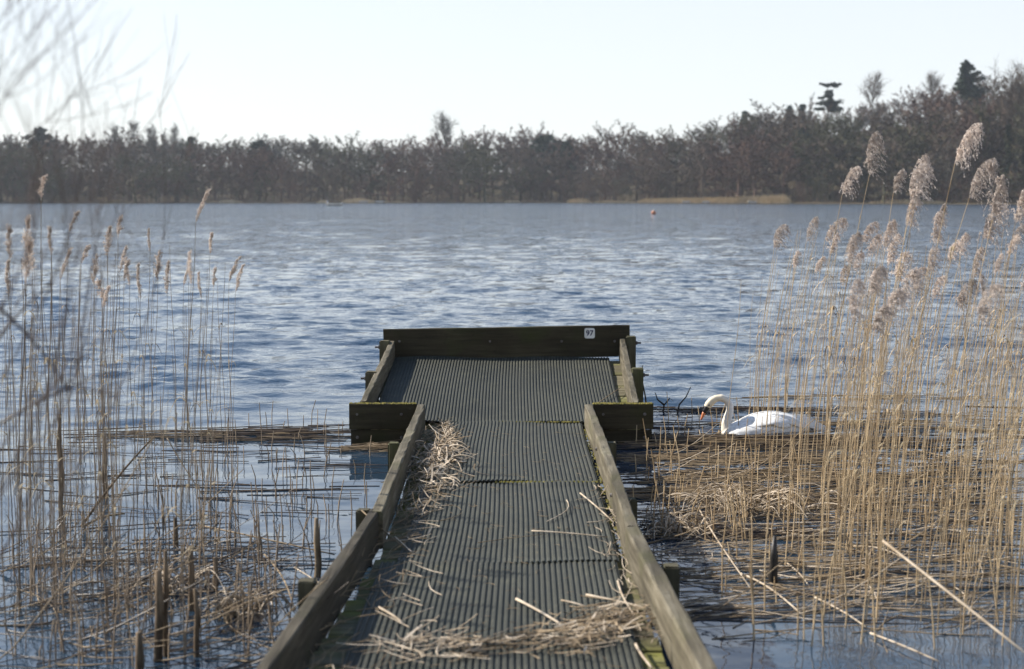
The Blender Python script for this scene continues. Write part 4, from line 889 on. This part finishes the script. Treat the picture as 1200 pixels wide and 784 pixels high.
# raft around the swan
straws(a, 190, lambda n: np.stack([np.clip(rng.normal(1.75, .55, n), 1.05, 3.2), rng.normal(10.85, .13, n), .008+np.abs(rng.normal(0, .018, n))], -1), flat(.10), lambda n: U(.25, .9, n), lambda n: U(.0025, .0055, n), np.repeat(0, 1)[0]+2, .03, .01, rng=rng)
straws(a, 65, lambda n: np.stack([np.clip(rng.normal(1.75, .5, n), 1.1, 3.0), rng.normal(10.78, .10, n), .02+np.abs(rng.normal(0, .018, n))], -1), flat(.12), lambda n: U(.2, .7, n), lambda n: U(.0022, .0048, n), 1, .03, .01, rng=rng)
for yc, x0, x1, n in [(10.2, 1.0, 2.3, 130), (9.5, 1.1, 3.2, 110), (11.8, 1.9, 3.6, 70), (8.7, 1.3, 3.1, 70), (9.0, .85, 1.6, 90), (7.9, 1.0, 1.8, 60), (12.6, 1.6, 2.6, 70), (13.4, 2.2, 4.4, 50)]:
    straws(a, n//2, lambda n: np.stack([U(x0, x1, n), yc+rng.normal(0, .10, n), .006+np.abs(rng.normal(0, .008, n))], -1), flat(.08), lambda n: U(.2, .8, n), lambda n: U(.0025, .005, n), 2 if rng.random() < .6 else 1, .03, .005, rng=rng)
straws(a, 150, lambda n: np.stack([U(.95, 2.7, n), U(8.8, 11.0, n), .006+np.abs(rng.normal(0, .012, n))], -1), flat(.33), lambda n: U(.15, .75, n), lambda n: U(.0022, .0046, n), 1, .05, .03, rng=rng)
straws(a, 140, lambda n: np.stack([U(.95, 3.2, n), U(8.2, 11.6, n), np.full(n, .006)], -1), flat(.25), lambda n: U(.2, .9, n), lambda n: U(.0022, .005, n), 2, .04, .01, rng=rng)
straws(a, 150, water_pos(775, 1180, 6.3, 9.2), flat(.45), lambda n: U(.15, .7, n), lambda n: U(.002, .004, n), 0, .06, .03, rng=rng)
straws(a, 170, water_pos(775, 1180, 6.3, 9.4), flat(.35), lambda n: U(.2, .8, n), lambda n: U(.002, .004, n), 1, .06, .03, rng=rng)
# left: a long thin raft and scattered stalks
straws(a, 90, lambda n: np.stack([np.where(U(0, 1, n) < .6, U(-2.3, -1.28, n), U(-3.35, -1.28, n)), 11.2+rng.normal(0, .17, n), .006+np.abs(rng.normal(0, .012, n))], -1), flat(.14), lambda n: U(.2, .9, n), lambda n: U(.0025, .0055, n), 2, .03, .012, rng=rng)
straws(a, 45, lambda n: np.stack([U(-3.2, -1.28, n), 11.15+rng.normal(0, .14, n), .012+np.abs(rng.normal(0, .008, n))], -1), flat(.07), lambda n: U(.2, .6, n), lambda n: U(.0022, .0045, n), 1, .03, .004, rng=rng)
straws(a, 70, water_pos(20, 420, 6.5, 10.8), flat(.22), lambda n: U(.2, .9, n), lambda n: U(.0025, .005, n), 2, .03, .004, rng=rng)
straws(a, 70, lambda n: np.stack([U(-1.26, -.8, n), 10.6+rng.normal(0, .08, n), .01+np.abs(rng.normal(0, .012, n))], -1), flat(.3), lambda n: U(.12, .4, n), lambda n: U(.002, .0045, n), 1, .03, .03, rng=rng)
straws(a, 12, lambda n: np.stack([U(-1.9, -1.0, n), U(9.0, 10.1, n)+0, np.full(n, .008)], -1), lambda n: rng.normal(.10, .06, n), lambda n: U(.3, .8, n), lambda n: U(.0025, .005, n), 2, .03, .0, rng=rng)
# tangle of fallen stems at the lower left
straws(a, 80, water_pos(-10, 330, 5.5, 7.3), flat(.8), lambda n: U(.2, .8, n), lambda n: U(.002, .0042, n), 1, .12, .18, rng=rng)
straws(a, 110, water_pos(-10, 320, 5.5, 7.5), flat(.6), lambda n: U(.2, .8, n), lambda n: U(.002, .0042, n), 2, .12, .12, rng=rng)
tag(a.obj('floating_reed_debris', [M['straw'], M['straw_b'], M['straw_w']]), 'brown fallen reed stalks floating in rafts on the sheltered water', 'reeds', kind='stuff')
# clumps of collapsed pale reed
def clump(px, py, n, R_, H_, lab, m_=0, seed=1):
    r = np.random.default_rng(seed); c = atz(px, py); ac = Acc()
    for i in range(n):
        b0 = c+np.array([r.normal(0, R_*.4), r.normal(0, R_*.35), 0]); an = r.random()*6.28 if r.random() < .6 else r.normal(-1.2, .8); L = r.uniform(.5, 1.3)*R_; hh = H_*r.uniform(.3, 1.1)
        u = np.linspace(0, 1, 8); d = np.array([math.cos(an), math.sin(an)*.8]); sw = r.normal(0, .12)*L
        P = np.stack([b0[0]+d[0]*L*u-d[1]*sw*np.sin(u*3), b0[1]+d[1]*L*u+d[0]*sw*np.sin(u*3), hh*(2.6*u-2.6*u**2*r.uniform(.85, 1.1))], -1); P[:, 2] = np.maximum(P[:, 2], .004)
        ac.add(*tubes([P], [np.linspace(.0042, .0020, 8)*r.uniform(.7, 1.2)], 4), int(r.random() < .4))
    tag(ac.obj('collapsed_reed_clump', [M['straw'], M['straw_b']]), lab, 'reed clump', kind='stuff')
clump(872, 596, 95, .40, .22, 'heap of pale collapsed reeds in the water right of the jetty', seed=4)
clump(790, 625, 80, .20, .16, 'brown collapsed reeds beside the right jetty posts', seed=9)
clump(287, 722, 70, .17, .16, 'pale bent reeds by the near left side board', seed=5)
clump(208, 690, 34, .26, .16, 'dark tangle of dead stems at the lower left', seed=6)
# single fallen stalks standing out on the right and left
FS = [((1035, 634), .50, (1205, 768),   .30, .0058, 'straw', 'thick pale reed cane slanting down to the right bottom corner'), ((820, 598), .06, (880, 690), .02, .005, 'straw', 'pale stalk running from the reed heap toward the stump'),
      ((868, 672), .01, (942, 722), .01, .0055, 'straw', 'wet pale stalk floating below the dark stump'), ((920, 658), .01, (950, 690), .01, .0045, 'straw', 'short pale stalk floating right of the dark stump'), ((955, 700), .02, (1015, 735), .01, .005, 'straw', 'pale stalk floating midway to the right bottom'),
      ((95, 617), .02, (180, 512), .52, .0085, 'stake', 'brown stick leaning up to the right in the left-hand water'), ((96, 618), .02, (146, 602), .06, .008, 'straw_b', 'short pale-brown stick at the foot of the leaning stick'), ((195, 512), .45, (256, 605), .02, .004, 'straw_b', 'bent thin cane falling to the right in the left bed'),
      ((236, 616), .02, (392, 650), .01, .0055, 'straw_b', 'long wet stalk floating left of the jetty'), ((310, 650), .03, (345, 715), .05, .0055, 'straw_b', 'bleached stalk pointing at the near left side board'), ((345, 665), .02, (400, 700), .01, .004, 'straw', 'pale stalk floating by the left stump'),
      ((885, 575), .05, (968, 566), .03, .005, 'straw', 'pale stalk floating right of the reed heap'), ((1000, 640), .03, (1068, 660), .01, .0045, 'straw', 'pale stalk floating beneath the slanting cane'), ((1020, 742), .02, (1100, 775), .02, .005, 'straw', 'pale stalk at the bottom right edge')]
for p0, z0, p1, z1, r_, mt, lab in FS:
    A_ = atz(*p0, z0); B_ = atz(*p1, z1); u = np.linspace(0, 1, 8)[:, None]; dd = B_-A_; nn = np.array([-dd[1], dd[0], 0])*rng.normal(0, .03)
    P = A_+dd*u+nn*np.sin(u*math.pi)+np.array([0, 0, 1])*np.sin(u*math.pi)*.03*rng.random()
    a = Acc(); a.add(*tube1(P, np.linspace(r_, r_*.65, 8), 6)); tag(a.obj('fallen_reed_stalk', [M[mt]]), lab, 'stalk', 'single fallen stalks in the water')
# broken stakes and stumps
def stake(px, ytop, ybase, r0, r1, lab, m_='stake', name='broken_stake', lean=0):
    b_ = atz(px, ybase); t_ = aty(px+lean, ytop, b_[1]); r = np.random.default_rng(int(px)); k = 7; u = np.linspace(0, 1, k)
    lo = np.array([b_[0], b_[1], -.4]); P = lo+(t_-lo)*u[:, None]+np.stack([r.normal(0, r0*.25, k), r.normal(0, r0*.25, k), 0*u], -1)
    ac = Acc(); ac.add(*tube1(P, np.interp(u, [0, .8, .93, 1], [r0, r0*.9, r1*1.4, r1]), 8)); 
    sp_ = P[-2]+np.array([r0*.5, 0, 0]); ac.add(*tube1([sp_-[0, 0, .05], sp_, sp_+[r0*.2, 0, .03]], [r0*.4, r0*.35, r0*.1], 5))
    tag(ac.obj(name, [M[m_]]), lab, 'stake', 'broken stakes in the shallows')
DK = simple('wet_black_stump', (.012, .010, .008), (.045, .036, .028), 18, .5, .4, bmp=.4); M['dk'] = DK
stake(908, 628, 684, .026, .008, 'dark pointed stump standing in the water among the right reeds', 'dk')
stake(371, 607, 676, .019, .010, 'tan split stake just left of the jetty side board', 'straw_b')
for px, yt, yb, r0, l in [(70, 485, 615, .016, 'tall brown dead stem at the far left of the left bed'), (122, 512, 585, .016, 'brown dead stem left of the leaning stick tip'), (184, 669, 775, .020, 'thickest dark stake at lower left'), (193, 645, 770, .013, 'thin stake just right of the thickest lower-left stake'),
                          (223, 640, 715, .017, 'dark stake right of the lower-left pair'), (206, 607, 640, .016, 'short stub above the lower-left stakes'), (252, 653, 692, .014, 'small dark stub nearest the jetty on the left'), (162, 741, 790, .020, 'stub at the bottom edge on the left'), (229, 690, 770, .013, 'lowest thin stake left of the pale bent reeds')]:
    stake(px, yt, yb, r0, r0*.6, l)
# drowned branch by the right corner of the platform
a = Acc(); c = atz(792, 482)
for P in ([(0, 0, -.1), (.03, 0, .06), (.09, 0, .13), (.13, 0, .22)], [(-.12, .05, -.1), (-.10, .05, .05), (-.05, .05, .11), (-.02, .05, .09)], [(-.10, .05, .05), (-.16, .05, .10), (-.18, .05, .16)], [(-.25, .1, -.1), (-.26, .1, .10), (-.30, .1, .30), (-.29, .1, .40)]):
    a.add(*tube1(np.array(P)+c, np.linspace(.010, .004, len(P)), 6))
tag(a.obj('drowned_branch', [DK]), 'dark forked branch poking from the water off the platform corner', 'branch')

# ---------------------------------------------------------------- bare shrub close by on the left
sh = empty('bare_shrub', (-2.0, 3.6, 0)); tag(sh, 'bare twiggy shrub close to the camera at the left edge, out of focus', 'shrub')
r = np.random.default_rng(14)
def twigs(P, n, L, rad, depth):
    out_ = []
    for i in range(n):
        q = r.uniform(.25, .95)*(len(P)-1); j = min(int(q), len(P)-2); s0 = P[j]*(1-(q-j))+P[j+1]*(q-j); d = P[j+1]-P[j]; d = d/np.linalg.norm(d)+r.normal(0, .55, 3)+[.1, 0, .3]; d /= np.linalg.norm(d)
        l = L*r.uniform(.5, 1.1); u = np.linspace(0, 1, 6)[:, None]; Q = s0+d*l*u+np.array([0, 0, .22*l])*u**2+r.normal(0, .02*l, 3)*np.sin(u*5); out_.append((Q, rad))
        if depth: out_ += twigs(Q, 3, L*.5, rad*.6, depth-1)
    return out_
stems = [((-30, 575), (112, 441), 2.9, .011), ((-30, 335), (85, 465), 2.9, .010), ((-30, 470), (60, 330), 3.0, .009), ((-20, 480), (75, -20), 3.1, .0042), ((-30, 620), (60, 150), 2.6, .005), ((-20, 700), (125, 120), 3.0, .0045), ((60, 420), (115, 60), 3.4, .0035), ((-10, 380), (30, 120), 2.4, .005), ((80, 470), (165, 90), 3.6, .003), ((130, 480), (185, 115), 3.8, .0032), ((-30, 350), (62, -10), 2.5, .0035), ((-30, 250), (50, 60), 2.6, .003), ((-30, 140), (70, 5), 2.6, .0028), ((100, 500), (140, 200), 3.5, .0035), ((-40, 480), (20, 230), 2.3, .006), ((40, 520), (95, 260), 3.0, .004), ((-30, 90), (55, -30), 2.7, .003), ((-20, 200), (95, 100), 2.9, .0024)]
for (p0, p1, d, rad) in stems:
    rad *= .42; d *= 1.15
    A_ = aty(*p0, d); B_ = aty(*p1, d+r.normal(0, .15)); u = np.linspace(0, 1, 8)[:, None]; base = np.array([-2.0+r.normal(0, .12), 3.6+r.normal(0, .15), -.25])
    sidev = np.array([.10*r.normal(), 0, 0]); P = A_+(B_-A_)*u+sidev*np.sin(u*math.pi)*np.linalg.norm(B_-A_)
    full = np.vstack([base, base*.35+A_*.65+[-.05, 0, .03], P])
    O_ = np.array([-2.0, 3.6, 0.]); a = Acc(); a.add(*tube1(full-O_, np.linspace(rad*1.5, rad*.45, len(full)), 6)); br = a.obj('branch', [M['twig']], sh)
    tw = twigs(P, 4, .30, max(rad*.40, .0009), 1); a = Acc()
    for Q, rr in tw: a.add(*tubes([Q-O_], [np.linspace(rr, rr*.5, 6)], 4))
    o = a.obj('twigs', [M['twig']], br); o['kind'] = 'stuff'

# ---------------------------------------------------------------- air
hm = bpy.data.materials.new('haze_air'); hm.use_nodes = True; nt = hm.node_tree; nt.nodes.clear()
pv_ = N(nt, 'ShaderNodeVolumePrincipled'); pv_.inputs['Color'].default_value = (.84, .91, 1, 1); pv_.inputs['Density'].default_value = .00015; pv_.inputs['Anisotropy'].default_value = .2
ou = N(nt, 'ShaderNodeOutputMaterial'); nt.links.new(pv_.outputs[0], ou.inputs['Volume'])
bm = bmesh.new(); bmesh.ops.create_cube(bm, size=1, matrix=Matrix.Translation((0, 620, 28)) @ Matrix.Diagonal((3060, 2180, 62, 1)))
tag(bm_obj('haze', bm, hm), 'thin pale haze in the air over the lake', 'haze', kind='stuff')
